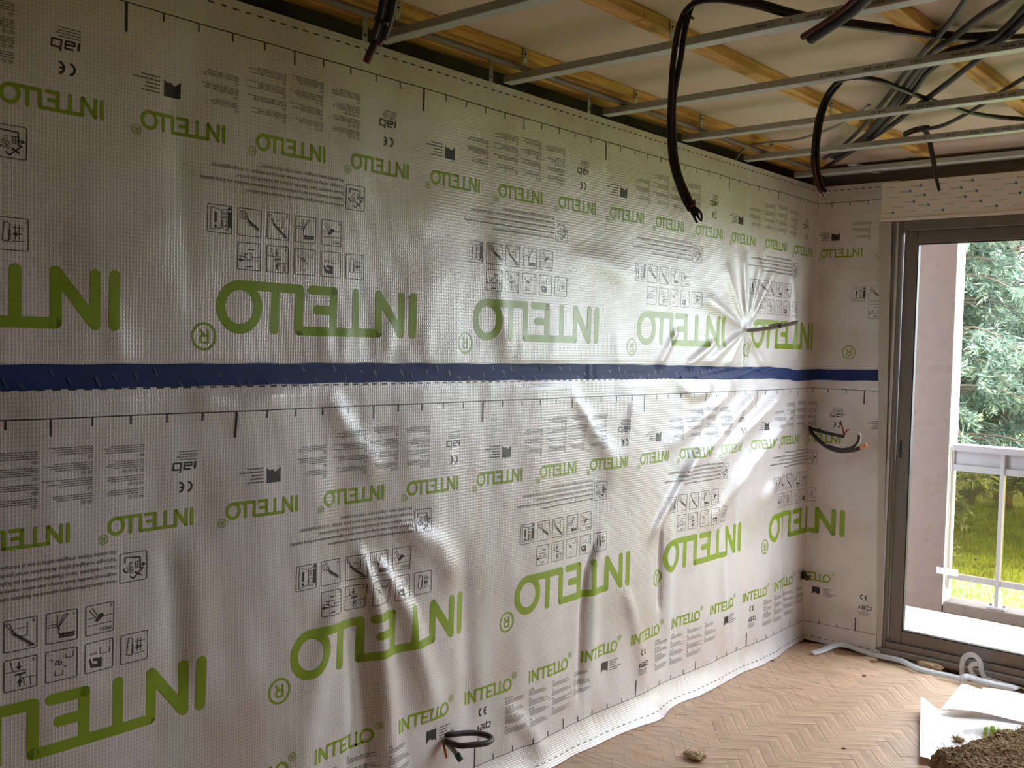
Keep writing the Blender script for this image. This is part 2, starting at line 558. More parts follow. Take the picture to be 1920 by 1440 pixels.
def make_disp(S, Z, lower):
    D = 0.010 + 0.003 * wave_noise(S, Z, 14, 0.35, 0.9, 1.6) + 0.0011 * wave_noise(S, Z, 16, 0.10, 0.25, 1.8)
    bil = 0.5 - 0.5 * np.cos(2 * math.pi * (S - 0.16) / 0.61)
    D += bil * (0.010 if lower else 0.005)
    R = lambda pts, w, a, **k: ridge(S, Z, pts, w, a, **k)
    if lower:
        D += R([(0.753, 1.00), (0.846, 0.738), (0.939, 0.05)], (0.022, 0.065), 0.024, fade=0.18)
        D += R([(0.80, 0.965), (0.976, 0.713), (1.12, 0.30)], (0.020, 0.060), 0.018, fade=0.2)
        D += R([(0.74, 0.80), (0.784, 0.426), (0.80, 0.15)], (0.02, 0.05), -0.016)
        D += R([(0.72, 0.95), (0.60, 0.55), (0.55, 0.12)], (0.03, 0.08), 0.012)
        D += R([(0.90, 1.02), (1.10, 0.92), (1.22, 0.75)], (0.03, 0.06), 0.014)
        D += R([(1.22, 1.0), (1.27, 0.56), (1.30, 0.15)], (0.04, 0.05), -0.010)
        D += R([(2.037, 0.86), (1.95, 0.70), (1.925, 0.52), (1.93, 0.12)], (0.012, 0.022), -0.011, fade=0.2)
        D += R([(2.09, 0.90), (2.0, 0.70), (1.99, 0.20)], (0.03, 0.05), 0.013)
        D += R([(2.20, 0.62), (2.35, 0.30), (2.42, 0.06)], (0.03, 0.06), 0.014)
        for (a, b, w, am) in (((3.40, 1.42), (2.60, 1.02), (0.030, 0.050), 0.026), ((3.66, 1.42), (2.85, 1.02), (0.034, 0.055), 0.030),
                              ((3.80, 1.32), (3.05, 0.88), (0.034, 0.06), 0.026), ((3.15, 1.44), (2.45, 1.13), (0.025, 0.045), 0.017),
                              ((3.86, 1.10), (3.40, 0.80), (0.030, 0.05), 0.018), ((2.75, 1.10), (2.36, 0.74), (0.025, 0.030), 0.020),
                              ((3.30, 1.02), (2.85, 0.74), (0.03, 0.05), 0.014)):
            D += R([a, b], w, am, fade=0.22)
        D += R([(2.50, 0.86), (2.49, 0.70), (2.505, 0.40)], (0.010, 0.016), -0.016)
        D += R([(2.58, 0.90), (2.56, 0.60), (2.58, 0.20)], (0.04, 0.05), 0.012)
        D += R([(3.05, 0.80), (3.06, 0.50), (3.12, 0.10)], (0.03, 0.04), 0.010)
        D += R([(3.726, 0.90), (3.74, 0.50), (3.777, 0.12)], (0.03, 0.03), -0.014)
        D += R([(2.56, 1.46), (2.72, 1.385), (2.92, 1.41)], (0.03, 0.03), 0.009)
        D += R([(1.80, 1.44), (1.98, 1.25), (2.15, 1.10)], (0.025, 0.05), 0.012)
        D += R([(2.25, 1.44), (2.20, 1.18), (2.05, 1.0)], (0.025, 0.05), 0.010)
        D += R([(0.16, 1.46), (0.33, 1.38), (0.50, 1.46)], (0.04, 0.04), 0.006)
        D += R([(0.62, 1.46), (0.74, 1.30), (0.86, 1.15)], (0.03, 0.05), 0.009)
        D += R([(0.113, 1.12), (0.15, 0.90), (0.164, 0.60)], (0.03, 0.04), -0.006)
        D += R([(0.18, 1.10), (0.22, 0.90), (0.24, 0.60)], (0.05, 0.06), 0.006)
        D += R([(1.45, 0.30), (1.62, 0.14), (1.70, 0.0)], (0.03, 0.05), 0.012)
    else:
        for (b, w, am) in (((3.14, 2.10), (0.010, 0.030), 0.020), ((2.72, 1.85), (0.010, 0.035), 0.015), ((3.52, 2.06), (0.010, 0.035), 0.020),
                           ((3.34, 2.08), (0.010, 0.030), 0.018), ((3.217, 1.48), (0.009, 0.012), 0.014), ((2.76, 1.50), (0.012, 0.030), 0.018),
                           ((2.95, 2.02), (0.010, 0.035), 0.012), ((2.98, 1.48), (0.010, 0.025), 0.014), ((3.45, 1.48), (0.010, 0.03), 0.012),
                           ((3.62, 1.75), (0.012, 0.03), 0.012)):
            D += R([(3.204, 1.70), b], (w[0] * 1.15, w[1] * 1.25), am * 0.8, fade=0.25)
        D += 0.018 * np.exp(-(np.hypot(S - 3.204, Z - 1.70) / 0.03) ** 2)
        D += R([(2.93, 1.65), (2.62, 1.49)], (0.02, 0.03), 0.014)
        D += R([(2.60, 1.70), (2.40, 1.49)], (0.02, 0.03), 0.010)
        for x, dx, am in ((0.617, 0.03, 0.010), (0.71, -0.02, 0.010), (0.79, 0.0, -0.008), (0.90, -0.05, 0.010), (1.03, 0.03, 0.008),
                          (-0.04, 0.05, 0.010), (1.20, -0.04, 0.008), (1.5, 0.03, 0.007), (1.72, -0.05, 0.008), (2.1, 0.04, 0.008)):
            D += R([(x, 1.72), (x + dx, 1.46)], (0.022, 0.034), am * 0.38, fade=0.5)
        D += R([(1.76, 1.94), (1.98, 1.935), (2.24, 1.87)], (0.04, 0.06), 0.007)
        D += R([(3.68, 2.06), (3.74, 1.75), (3.80, 1.49)], (0.03, 0.03), 0.014)
        D += R([(0.12, 2.35), (0.16, 1.9), (0.2, 1.6)], (0.03, 0.03), -0.003)
        D += R([(1.35, 2.0), (1.40, 1.75), (1.45, 1.5)], (0.03, 0.05), 0.008)
    # quieter towards the edges, the corner and the window
    edge = np.clip((LW - 0.02 - S) / 0.10, 0, 1)
    right = (S > LW) * 0.45
    D = 0.006 + (D - 0.006) * np.maximum(edge, right)
    D = np.maximum(D, 0.0015)
    if not lower:
        q = np.clip((2.497 - Z) / 0.10, 0, 1)
        D = 0.003 + (D - 0.003) * q
    q = np.clip(np.abs(Z - 1.487) / 0.05, 0.15, 1)
    D = 0.009 + (D - 0.009) * q
    return D

class Sheet:
    def __init__(self, name, z0, z1, zr, lower, off, label):
        self.s = np.arange(-1.30, LW + 0.4401, 0.008)
        self.z = np.linspace(z0, z1, int((z1 - z0) / 0.008) + 1)
        S, Z = np.meshgrid(self.s, self.z, indexing='ij')
        self.D = make_disp(S, Z, lower) + off
        self.zr = zr
        self.lower = lower
        P = self.pos(S.ravel(), Z.ravel(), 0.0)
        ns, nz = len(self.s), len(self.z)
        I = np.arange(ns * nz).reshape(ns, nz)
        F = np.stack([I[:-1, :-1], I[1:, :-1], I[1:, 1:], I[:-1, 1:]], -1).reshape(-1, 4)
        self.root = thing(name, label, 'wall membrane', (0, 1.5, 0 if lower else 1.45))
        mesh_obj('sheet', P, F.tolist(), 'membrane', self.root, True, np.stack([S.ravel(), Z.ravel()], -1))
    def pos(self, s, z, off):
        s = np.asarray(s, float); z = np.asarray(z, float)
        fs = np.clip((s - self.s[0]) / (self.s[1] - self.s[0]), 0, len(self.s) - 1.001)
        fz = np.clip((z - self.z[0]) / (self.z[1] - self.z[0]), 0, len(self.z) - 1.001)
        i, j = fs.astype(int), fz.astype(int)
        u, v = fs - i, fz - j
        D = self.D
        d = D[i, j] * (1 - u) * (1 - v) + D[i + 1, j] * u * (1 - v) + D[i, j + 1] * (1 - u) * v + D[i + 1, j + 1] * u * v
        zz = z
        if self.lower:
            q = np.clip((0.11 - z) / 0.14, 0, 1)
            lip = 0.046 * q ** 1.6 * (1 + 0.10 * np.sin(s * 9 + 1.3) + 0.06 * np.sin(s * 23) + 0.9 * np.exp(-((s - 2.40) / 0.10) ** 2))
            lip = lip * (0.35 + 0.65 * np.clip((LW - 0.03 - s) / 0.55, 0, 1))
            d = d + lip
            zz = np.where(z < 0.11, 0.11 - q ** 1.0 * 0.108, z)
        return unroll(s, zz, d + off)
    def dist(self, s, z):
        s = np.asarray(s, float); z = np.asarray(z, float)
        fs = np.clip((s - self.s[0]) / (self.s[1] - self.s[0]), 0, len(self.s) - 1.001)
        fz = np.clip((z - self.z[0]) / (self.z[1] - self.z[0]), 0, len(self.z) - 1.001)
        i, j = fs.astype(int), fz.astype(int)
        D = self.D
        return np.maximum(np.maximum(D[i, j], D[i + 1, j]), np.maximum(D[i, j + 1], D[i + 1, j + 1]))
    def ink(self, name, V, F, mat, off=0.0006):
        """V: (s, z) of flat print"""
        V = np.asarray(V)
        if V[:, 0].max() > LW + 0.43 or V[:, 0].min() < -1.25:
            return None
        P = self.pos(V[:, 0], V[:, 1], off)
        return mesh_obj(name, P, F, mat, self.root, True)

UP = Sheet('wall_membrane', 1.455, 2.497, 2.405, False, 0.0, 'printed white membrane sheet on the upper half of the wall, above the blue tape')
LO = Sheet('wall_membrane', -0.03, 1.500, 1.396, True, 0.0015, 'printed white membrane sheet on the lower half of the wall, below the blue tape')

# ---- flat lettering built from strokes, upright local coordinates in metres
class Ink:
    def __init__(s):
        s.V = []; s.F = []
    def quad(s, a, b, c, d):
        n = len(s.V); s.V += [a, b, c, d]; s.F.append((n, n + 1, n + 2, n + 3))
    def seg(s, a, b, w, cap=False, step=0.009):
        a = np.array(a, float); b = np.array(b, float)
        L = np.linalg.norm(b - a)
        if L < 1e-9:
            return s
        t = (b - a) / L; nrm = np.array([-t[1], t[0]]) * w / 2
        n = max(1, int(L / step)); m = 3 if w > 0.015 else 1
        base = len(s.V)
        for i in range(n + 1):
            p = a + (b - a) * i / n
            for j in range(m + 1):
                s.V.append(tuple(p + nrm * (2 * j / m - 1)))
        for i in range(n):
            for j in range(m):
                q = base + i * (m + 1) + j
                s.F.append((q, q + 1, q + m + 2, q + m + 1))
        if cap:
            s.disc(a, w / 2); s.disc(b, w / 2)
        return s
    def disc(s, c, r, n=14):
        base = len(s.V)
        s.V.append((c[0], c[1]))
        rings = 2 if r > 0.008 else 1
        for q in range(1, rings + 1):
            for i in range(n):
                t = 2 * math.pi * i / n
                s.V.append((c[0] + r * q / rings * math.cos(t), c[1] + r * q / rings * math.sin(t)))
        for i in range(n):
            s.F.append((base, base + 1 + i, base + 1 + (i + 1) % n))
            if rings == 2:
                s.F.append((base + 1 + i, base + 1 + n + i, base + 1 + n + (i + 1) % n, base + 1 + (i + 1) % n))
        return s
    def arc(s, c, rx, ry, a0, a1, w, n=28, cap=False):
        m = 3 if w > 0.015 else 1
        base = len(s.V)
        for i in range(n + 1):
            t = a0 + (a1 - a0) * i / n
            nx, ny = math.cos(t) / rx, math.sin(t) / ry
            l = math.hypot(nx, ny); nx /= l; ny /= l
            for j in range(m + 1):
                e = w * (j / m - 0.5)
                s.V.append((c[0] + rx * math.cos(t) + e * nx, c[1] + ry * math.sin(t) + e * ny))
        for i in range(n):
            for j in range(m):
                q = base + i * (m + 1) + j
                s.F.append((q, q + 1, q + m + 2, q + m + 1))
        return s
    def poly(s, pts, w, closed=False):
        pts = list(pts)
        if closed:
            pts.append(pts[0])
        for a, b in zip(pts[:-1], pts[1:]):
            s.seg(a, b, w)
        for p in pts[1:-1]:
            if w > 0.0018:
                s.disc(p, w / 2, 6)
        return s
    def rrect(s, x0, y0, x1, y1, w, r=0.004):
        s.seg((x0 + r, y0), (x1 - r, y0), w); s.seg((x0 + r, y1), (x1 - r, y1), w)
        s.seg((x0, y0 + r), (x0, y1 - r), w); s.seg((x1, y0 + r), (x1, y1 - r), w)
        for cx, cy, a in ((x1 - r, y1 - r, 0), (x0 + r, y1 - r, 90), (x0 + r, y0 + r, 180), (x1 - r, y0 + r, 270)):
            s.arc((cx, cy), r, r, math.radians(a), math.radians(a + 90), w, 4)
        return s
    def fill(s, pts):
        n = len(s.V); s.V += [tuple(p) for p in pts]; s.F.append(tuple(range(n, n + len(pts))))
        return s
    def text(s, body, x, y, h, width=None):
        V, F = text2d(body)
        sc = h / 0.70
        sx = sc if width is None else width / V[:, 0].max()
        n = len(s.V)
        s.V += [(x + v[0] * sx, y + v[1] * sc) for v in V]
        s.F += [tuple(i + n for i in f) for f in F]
        return s

def logo():
    k = Ink(); w = 0.027
    y0, y1 = 0.0135, 0.1325
    k.seg((0.016, y0), (0.016, y1), 0.029, True)
    k.seg((0.065, y0), (0.065, y1), w, True)
    k.seg((0.065, y1), (0.158, y0), w * 1.08, True)
    k.seg((0.158, y0), (0.158, y1), w, True)
    k.seg((0.158, y1), (0.459, y1), w, True)
    k.seg((0.249, y0), (0.249, y1), w, True)
    k.seg((0.337, y0), (0.337, y1), w, True)
    k.seg((0.337, y0), (0.417, y0), w, True)
    k.seg((0.337, 0.070), (0.398, 0.070), w, True)
    k.seg((0.459, y1), (0.459, y0), w, True)
    k.seg((0.459, y0), (0.6585, y0), w)
    k.seg((0.543, y0), (0.543, y1), w, True)
    k.arc((0.6585, 0.073), 0.058, 0.0595, 0, 2 * math.pi, w, 44)
    return k
def reg_mark(r):
    k = Ink()
    k.arc((0, 0), r * 0.88, r * 0.88, 0, 2 * math.pi, r * 0.17, 30)
    k.seg((-r * .28, -r * .48), (-r * .28, r * .48), r * .17)
    k.seg((-r * .28, r * .42), (r * .08, r * .42), r * .15)
    k.seg((-r * .28, -r * .05), (r * .08, -r * .05), r * .15)
    k.arc((r * .08, r * .185), r * .22, r * .235, -math.pi / 2, math.pi / 2, r * .16, 10)
    k.seg((r * .02, -r * .05), (r * .33, -r * .48), r * .17)
    return k
LOGO = logo()

def stamp(sheet, name, ink, s0, d0, mat, flip=True, k=1.0, off=0.0006):
    """flip: print that stands upside down (most of it)"""
    V = np.array(ink.V) * k
    if flip:
        s = s0 - V[:, 0]; z = sheet.zr - (d0 + V[:, 1])
    else:
        s = s0 + V[:, 0]; z = sheet.zr - (d0 - V[:, 1])
    return sheet.ink(name, np.stack([s, z], -1), ink.F, mat, off)

def picto(i):
    """one instruction pictogram in a rounded frame, 75 mm wide, upright"""
    k = Ink(); W = 0.075; w = 0.0020; t = 0.0017
    k.rrect(0.001, 0.001, W - 0.001, W - 0.001, w)
    fy = (lambda y: y) if i == 11 else (lambda y: 1 - y)
    P = lambda x, y: (x * W, fy(y) * W)
    S = lambda a, b, ww=t: k.seg(P(*a), P(*b), ww)
    def arrow(x0, y0, x1, y1):
        S((x0, y0), (x1, y1), 0.0030)
        dx, dy = x1 - x0, y1 - y0; l = math.hypot(dx, dy); dx /= l; dy /= l
        k.fill([P(x1 + dx * .06, y1 + dy * .06), P(x1 - dx * .07 - dy * .08, y1 - dy * .07 + dx * .08), P(x1 - dx * .07 + dy * .08, y1 - dy * .07 - dx * .08)])
    if i < 10:
        k.text(str(i), 0.08 * W, 0.07 * W, 0.008)
    if i == 1:      # roll laid along studs
        S((.28, .35), (.28, .80)); S((.40, .35), (.40, .80)); S((.55, .30), (.55, .62))
        k.poly([P(.60, .25), P(.78, .30), P(.72, .86), P(.56, .80)], t, True)
        arrow(.20, .52, .42, .50); S((.12, .68), (.50, .70)); S((.12, .30), (.50, .28))
    elif i == 2:    # stapler
        k.fill([P(.40, .12), P(.78, .16), P(.86, .42), P(.80, .46), P(.74, .28), P(.55, .26), P(.56, .34), P(.72, .38), P(.72, .46), P(.40, .44)])
        S((.12, .55), (.12, .78)); S((.12, .55), (.45, .55)); S((.45, .55), (.45, .78))
        k.text('8/10', 0.58 * W, 0.34 * W, 0.007)
    elif i == 3:    # staples
        for ox, oy in ((.14, .70), (.46, .18)):
            S((ox, oy), (ox, oy + .14)); S((ox, oy), (ox + .24, oy)); S((ox + .24, oy), (ox + .24, oy + .14))
        k.poly([P(.52, .50), P(.70, .55), P(.66, .66), P(.50, .60)], t, True); S((.56, .54), (.62, .63))
        S((.76, .66), (.84, .74)); S((.44, .48), (.36, .40))
    elif i == 4:    # overlap
        S((.06, .36), (.50, .36)); S((.30, .60), (.94, .60)); S((.72, .60), (.80, .92)); S((.18, .08), (.22, .36))
        S((.38, .10), (.42, .36)); S((.50, .36), (.52, .50)); k.fill([P(.35, .48), P(.66, .46), P(.66, .52), P(.35, .54)])
        arrow(.55, .88, .55, .68); arrow(.52, .10, .52, .30)
    elif i == 5:    # hand wiping the joint
        S((.06, .50), (.40, .46)); S((.60, .46), (.94, .50)); S((.06, .36), (.94, .34))
        k.arc(P(.52, .50), .16 * W, .12 * W, 0, 2 * math.pi, t, 18); S((.60, .56), (.84, .62)); S((.62, .46), (.86, .50))
        arrow(.70, .36, .92, .36); k.fill([P(.30, .74), P(.56, .73), P(.56, .77), P(.30, .78)]); k.fill([P(.36, .12), P(.62, .11), P(.62, .15), P(.36, .16)])
    elif i == 6:    # press
        k.text('PRESS', 0.09 * W, 0.80 * W, 0.0085, 0.030)
        S((.08, .34), (.92, .32)); S((.08, .58), (.50, .56)); S((.70, .56), (.92, .56))
        k.fill([P(.34, .60), P(.60, .40), P(.68, .48), P(.42, .68)])
        S((.54, .58), (.78, .90)); S((.62, .54), (.88, .84)); S((.46, .66), (.58, .58), 0.004)
    elif i == 7:    # joint glue along the floor
        k.poly([P(.10, .28), P(.60, .28), P(.62, .52), P(.94, .52)], t)
        for q in range(9):
            S((.10 + q * .055, .14), (.14 + q * .055, .28)); S((.14 + q * .055, .14), (.10 + q * .055, .28))
        S((.64, .60), (.92, .60)); S((.64, .52), (.64, .90)); k.disc(P(.60, .46), .03 * W, 8)
        k.poly([P(.60, .50), P(.40, .78), P(.30, .86), P(.38, .90), P(.48, .80), P(.60, .50)], t)
    elif i == 8:    # glue at the rafter
        S((.08, .10), (.80, .62)); S((.08, .10), (.30, .10)); S((.30, .45), (.30, .86)); S((.30, .45), (.62, .45))
        for q in range(9):
            S((.14 + q * .065, .08 + q * .05), (.20 + q * .065, .22 + q * .05)); S((.22 + q * .065, .10 + q * .05), (.14 + q * .065, .18 + q * .05))
        k.disc(P(.66, .56), .035 * W, 8); k.poly([P(.70, .60), P(.84, .90), P(.94, .90), P(.90, .80), P(.70, .60)], t); S((.36, .70), (.60, .70))
    elif i == 9:    # tape roll
        k.arc(P(.76, .76), .15 * W, .15 * W, 0, 2 * math.pi, t, 18); k.arc(P(.76, .76), .07 * W, .07 * W, 0, 2 * math.pi, t, 12)
        S((.10, .30), (.62, .62), 0.003); S((.62, .62), (.70, .62)); S((.48, .46), (.60, .74)); S((.38, .40), (.56, .40))
        for q in range(7):
            S((.10 + q * .07, .22 + q * .045), (.16 + q * .07, .36 + q * .045)); S((.18 + q * .07, .22 + q * .045), (.10 + q * .07, .34 + q * .045))
    elif i == 10:   # booklet with an i
        k.poly([P(.16, .12), P(.42, .20), P(.42, .80), P(.16, .88)], t, True)
        k.poly([P(.42, .20), P(.86, .10), P(.86, .90), P(.42, .80)], t, True)
        S((.10, .22), (.10, .78), 0.0095); k.disc(P(.10, .90), 0.0045, 10)
        k.rrect(.22 * W, .56 * W, .38 * W, .74 * W, t, 0.002)
        for q in range(4):
            S((.21, .54 + q * .07), (.38, .56 + q * .06))
        S((.66, .36), (.66, .74), 0.006); k.disc(P(.66, .24), 0.004, 8)
    elif i == 11:   # house with open window
        k.poly([P(.26, .20), P(.24, .58), P(.14, .58), P(.50, .90), P(.62, .80)], 0.0032)
        k.poly([P(.26, .20), P(.80, .16), P(.80, .34)], 0.0032); k.poly([P(.80, .52), P(.86, .56), P(.74, .68)], 0.0032)
        k.rrect(.26 * W, .34 * W, .42 * W, .54 * W, t, 0.001); S((.26, .44), (.42, .44)); S((.34, .34), (.34, .54))
        arrow(.28, .46, .10, .46); S((.22, .82), (.44, .68), 0.0045)
        for (x, y) in ((.60, .38), (.68, .50), (.56, .54), (.66, .64), (.54, .66)):
            k.arc(P(x, y), .05 * W, .05 * W, 0, 2 * math.pi, 0.0014, 10)
    return k
PICT = {i: picto(i) for i in range(1, 12)}

def ce_mark():
    k = Ink(); w = 0.0058
    a0, a1 = math.radians(95), math.radians(265)
    k.arc((0.015, 0.014), 0.0125, 0.0125, a0, a1, w, 14)
    k.arc((0.040, 0.014), 0.0125, 0.0125, a0, a1, w, 14)
    k.seg((0.029, 0.014), (0.038, 0.014), w * .8)
    return k
def iab_mark():
    k = Ink(); w = 0.0062; h = 0.019
    k.seg((0.003, 0), (0.0055, h), w)
    k.poly([(0.017, h), (0.037, h), (0.0345, 0.002), (0.014, 0.002), (0.0145, 0.0095), (0.035, 0.0095)], w * .75)
    k.poly([(0.048, h * 1.45), (0.045, 0.002), (0.067, 0.002), (0.0685, h), (0.047, h)], w * .75)
    return k
def bars(rows, x0, w, pitch, h, rngk, jag=0.35, align_right=False):
    """lines of tiny body text that the photograph does not resolve: word-sized dashes"""
    k = Ink(); r = random.Random(rngk)
    for i in range(rows):
        L = w * (1 - jag * r.random()); x = x0
        while x < x0 + L:
            l = min(r.uniform(0.005, 0.014), x0 + L - x)
            if l > 0.002:
                k.seg((x, -i * pitch), (x + l, -i * pitch), h)
            x += l + 0.0018
    return k
def square_mark():
    k = Ink(); W = 0.047
    k.fill([(0, 0.010), (0.010, 0.016), (0.022, 0.010), (0.030, 0.004), (W, 0.010), (W, W), (0, W)]) if False else None
    xs = np.linspace(0, W, 9)
    low = [0.004, 0.009, 0.014, 0.017, 0.0135, 0.009, 0.012, 0.010, 0.004]
    for i in range(8):
        k.quad((xs[i], low[i]), (xs[i + 1], low[i + 1]), (xs[i + 1], 0.028), (xs[i], 0.028))
        k.quad((xs[i], 0.028), (xs[i + 1], 0.028), (xs[i + 1], W), (xs[i], W))
    return k
CE, IAB, SQ = ce_mark(), iab_mark(), square_mark()
def info_column(seed, w, circles):
    k = Ink(); r = random.Random(seed); y = 0.0
    for c in circles:
        for q in range(c):
            k.arc((0.006 + q * 0.0155, y), 0.0055, 0.0045, 0, 2 * math.pi, 0.0012, 10)
            k.seg((0.0035 + q * 0.0155, y), (0.0085 + q * 0.0155, y), 0.0028)
        y -= 0.009
        n = r.choice((3, 4, 4))
        b = bars(n, 0, w, 0.0052, 0.0024, r.random())
        m = len(k.V)
        k.V += [(v[0], v[1] + y) for v in b.V]; k.F += [tuple(i + m for i in f) for f in b.F]
        y = y - n * 0.0052 - 0.0085
    return k
COLS = [info_column(1, 0.118, (3, 3, 4, 1)), info_column(2, 0.125, (2, 1, 2, 1)), info_column(3, 0.130, (1, 1, 1, 1)), info_column(4, 0.110, (1, 1, 1))]
SQT = bars(5, 0, 0.075, 0.0095, 0.0042, 5, 0.5)
IABT = bars(4, 0, 0.070, 0.0068, 0.0030, 6, 0.3)
TXT5 = []
for i, (t, wd) in enumerate(zip(LINES, (0.336, 0.478, 0.370, 0.447, 0.290))):
    TXT5.append(Ink().text(t, 0, 0, 0.0098, wd))

def print_band(sh, s_shift, green_shift, k0, k1, bottom):
    """one printed band of a sheet: ruler, small logos, marks; all repeats of 1 m"""
    fl = not bottom
    d = (lambda v: v) if fl else (lambda v: 1.296 - v)
    sg = 1 if fl else -1
    # ruler line with ticks
    k = Ink()
    for i in range(int((LW + 0.43 + 1.25) / 0.012)):
        a = -1.24 + i * 0.012
        if a + 0.012 < LW + 0.42:
            k.quad((a, d(-0.0015)), (a + 0.012, d(-0.0015)), (a + 0.012, d(0.0015)), (a, d(0.0015)))
    V = np.array(k.V); V[:, 1] = sh.zr - V[:, 1]
    sh.ink('ruler_line', V, k.F, 'print_black')
    for i in range(-16, 60):
        x = s_shift + i * 0.1
        if -1.2 < x < LW + 0.40:
            L, w = (0.072, 0.0070) if i % 10 == 0 else ((0.041, 0.0048) if i % 5 == 0 else (0.022, 0.0048))
            t = Ink().seg((x, d(0)), (x, d(L)), w)
            V = np.array(t.V); V[:, 1] = sh.zr - V[:, 1]
            sh.ink('ruler_tick', V, t.F, 'print_black')
    k = Ink()
    for i in range(-40, 140):
        x = s_shift + i * 0.038
        if -1.2 < x < LW + 0.40:
            k.seg((x, d(-0.067 if fl else -0.100)), (x + 0.0195, d(-0.067 if fl else -0.100)), 0.0042)
    V = np.array(k.V); V[:, 1] = sh.zr - V[:, 1]
    o = sh.ink('dashed_line', V, k.F, 'print_black')
    o['kind'] = 'stuff'
    for p in range(k0, k1):
        b = s_shift + p
        for q in range(3):
            if fl:
                s0 = b + 0.280 + q / 3 + green_shift
                stamp(sh, 'small_logo_print', LOGO, s0, 0.249, 'print_green', True, 0.328)
                stamp(sh, 'small_logo_print', reg_mark(0.013), s0 - 0.250, 0.302, 'print_green', True)
            else:
                s0 = b + 0.284 + q / 3
                stamp(sh, 'small_logo_print', LOGO, s0, 1.064, 'print_green', False, 0.328)
                stamp(sh, 'small_logo_print', reg_mark(0.013), s0 + 0.252, 1.012, 'print_green', False)
        if fl:
            stamp(sh, 'emblem_print', SQ, b + 0.151, 0.158, 'print_black')
            stamp(sh, 'emblem_text_print', SQT, b + 0.092, 0.200, 'print_grey')
            stamp(sh, 'approval_mark_print', CE, b + 0.877, 0.179, 'print_black')
            stamp(sh, 'approval_mark_print', IAB, b + 0.888, 0.128, 'print_black')
            stamp(sh, 'approval_text_print', IABT, b + 0.888, 0.121, 'print_grey')
            for c, sx in zip(COLS, (0.739, 0.602, 0.471, 0.318)):
                stamp(sh, 'notes_print', c, b + sx, 0.204, 'print_grey')
        else:
            stamp(sh, 'emblem_print', SQ, b + 0.752, 1.142, 'print_black', False)
            stamp(sh, 'emblem_text_print', SQT, b + 0.812, 1.098, 'print_grey', False)
            stamp(sh, 'approval_mark_print', CE, b + 0.020, 1.120, 'print_black', False)
            stamp(sh, 'approval_mark_print', IAB, b + 0.013, 1.172, 'print_black', False)
            stamp(sh, 'approval_text_print', IABT, b + 0.013, 1.182, 'print_grey', False)
            for c, sx in zip(COLS, (0.155, 0.286, 0.424, 0.570)):
                stamp(sh, 'notes_print', c, b + sx, 1.090, 'print_grey', False)

def print_middle(sh, s_shift, green_shift, black_shift, k0, k1):
    for p in range(k0, k1):
        b = s_shift + p
        g = b + green_shift
        stamp(sh, 'logo_print', LOGO, g + 0.992, 0.653, 'print_green')
        stamp(sh, 'logo_print', reg_mark(0.039), g + 0.225, 0.808, 'print_green')
        b += black_shift
        for i, (k, dd) in enumerate(zip(TXT5, (0.409, 0.391, 0.373, 0.3545, 0.336))):
            stamp(sh, 'instruction_print', k, b + 0.684, dd - 0.003, 'print_black')
        stamp(sh, 'pictogram_print', PICT[11], b + 0.768, 0.344, 'print_black')
        for i in range(4):
            stamp(sh, 'pictogram_print', PICT[6 + i], b + 0.680 - i * 0.0945, 0.458, 'print_black')
        stamp(sh, 'pictogram_print', PICT[10], b + 0.304, 0.458, 'print_black')
        for i in range(5):
            stamp(sh, 'pictogram_print', PICT[1 + i], b + 0.773 - i * 0.0938, 0.550, 'print_black')

print_band(UP, 0.0, 0.0, -1, 5, False)
print_middle(UP, 0.0, 0.0, 0.0, -1, 5)
print_band(LO, 0.32, -0.065, -2, 5, False)
print_band(LO, 0.32, 0.0, -2, 5, True)
print_middle(LO, 0.32, -0.068, -0.018, -2, 5)

# ---- the blue tape over the joint of the two sheets
ts = np.arange(-1.30, LW + 0.40, 0.010)
def tape_c(s):
    pts = [(-1.3, 1.490), (-0.285, 1.493), (0.7, 1.498), (1.97, 1.496), (2.6, 1.492), (2.75, 1.4885), (3.0, 1.484), (3.25, 1.483), (3.48, 1.484), (3.70, 1.474), (3.80, 1.465), (4.1, 1.472), (4.25, 1.475), (4.45, 1.484)]
    return np.interp(s, [p[0] for p in pts], [p[1] for p in pts])
nt_ = 9
TV = []; TF = []
for j in range(nt_):
    f = j / (nt_ - 1) - 0.5
    zc = tape_c(ts) + f * 0.059 + 0.0009 * np.sin(ts * 31 + j)
    d_off = 0.0055
    d_off = d_off + 0.004 * np.exp(-((ts - 1.93) / 0.012) ** 2) - 0.003 * np.exp(-((ts - 1.955) / 0.010) ** 2)
    d_off = d_off + 0.006 * np.exp(-((ts - 2.86 - f * 0.5) / 0.03) ** 2) + 0.006 * np.exp(-((ts - 3.23 - f * 0.3) / 0.025) ** 2) + 0.005 * np.exp(-((ts - 3.42 + f * 0.3) / 0.03) ** 2)
    du = UP.dist(ts, np.clip(zc, 1.456, 2.4)); dl = LO.dist(ts, np.clip(zc, 0, 1.499))
    TV.append(unroll(ts, zc, np.maximum(du, dl) + d_off - 0.003))
TV = np.array(TV)
nS = len(ts)
for j in range(nt_ - 1):
    for i in range(nS - 1):
        TF.append((j * nS + i, j * nS + i + 1, (j + 1) * nS + i + 1, (j + 1) * nS + i))
tape = thing('joint_tape', 'long dark blue adhesive tape running along the middle of the wall', 'tape', (0, 1.5, 1.45))
mesh_obj('tape_band', TV.reshape(-1, 3), TF, 'tape_blue', tape, True)
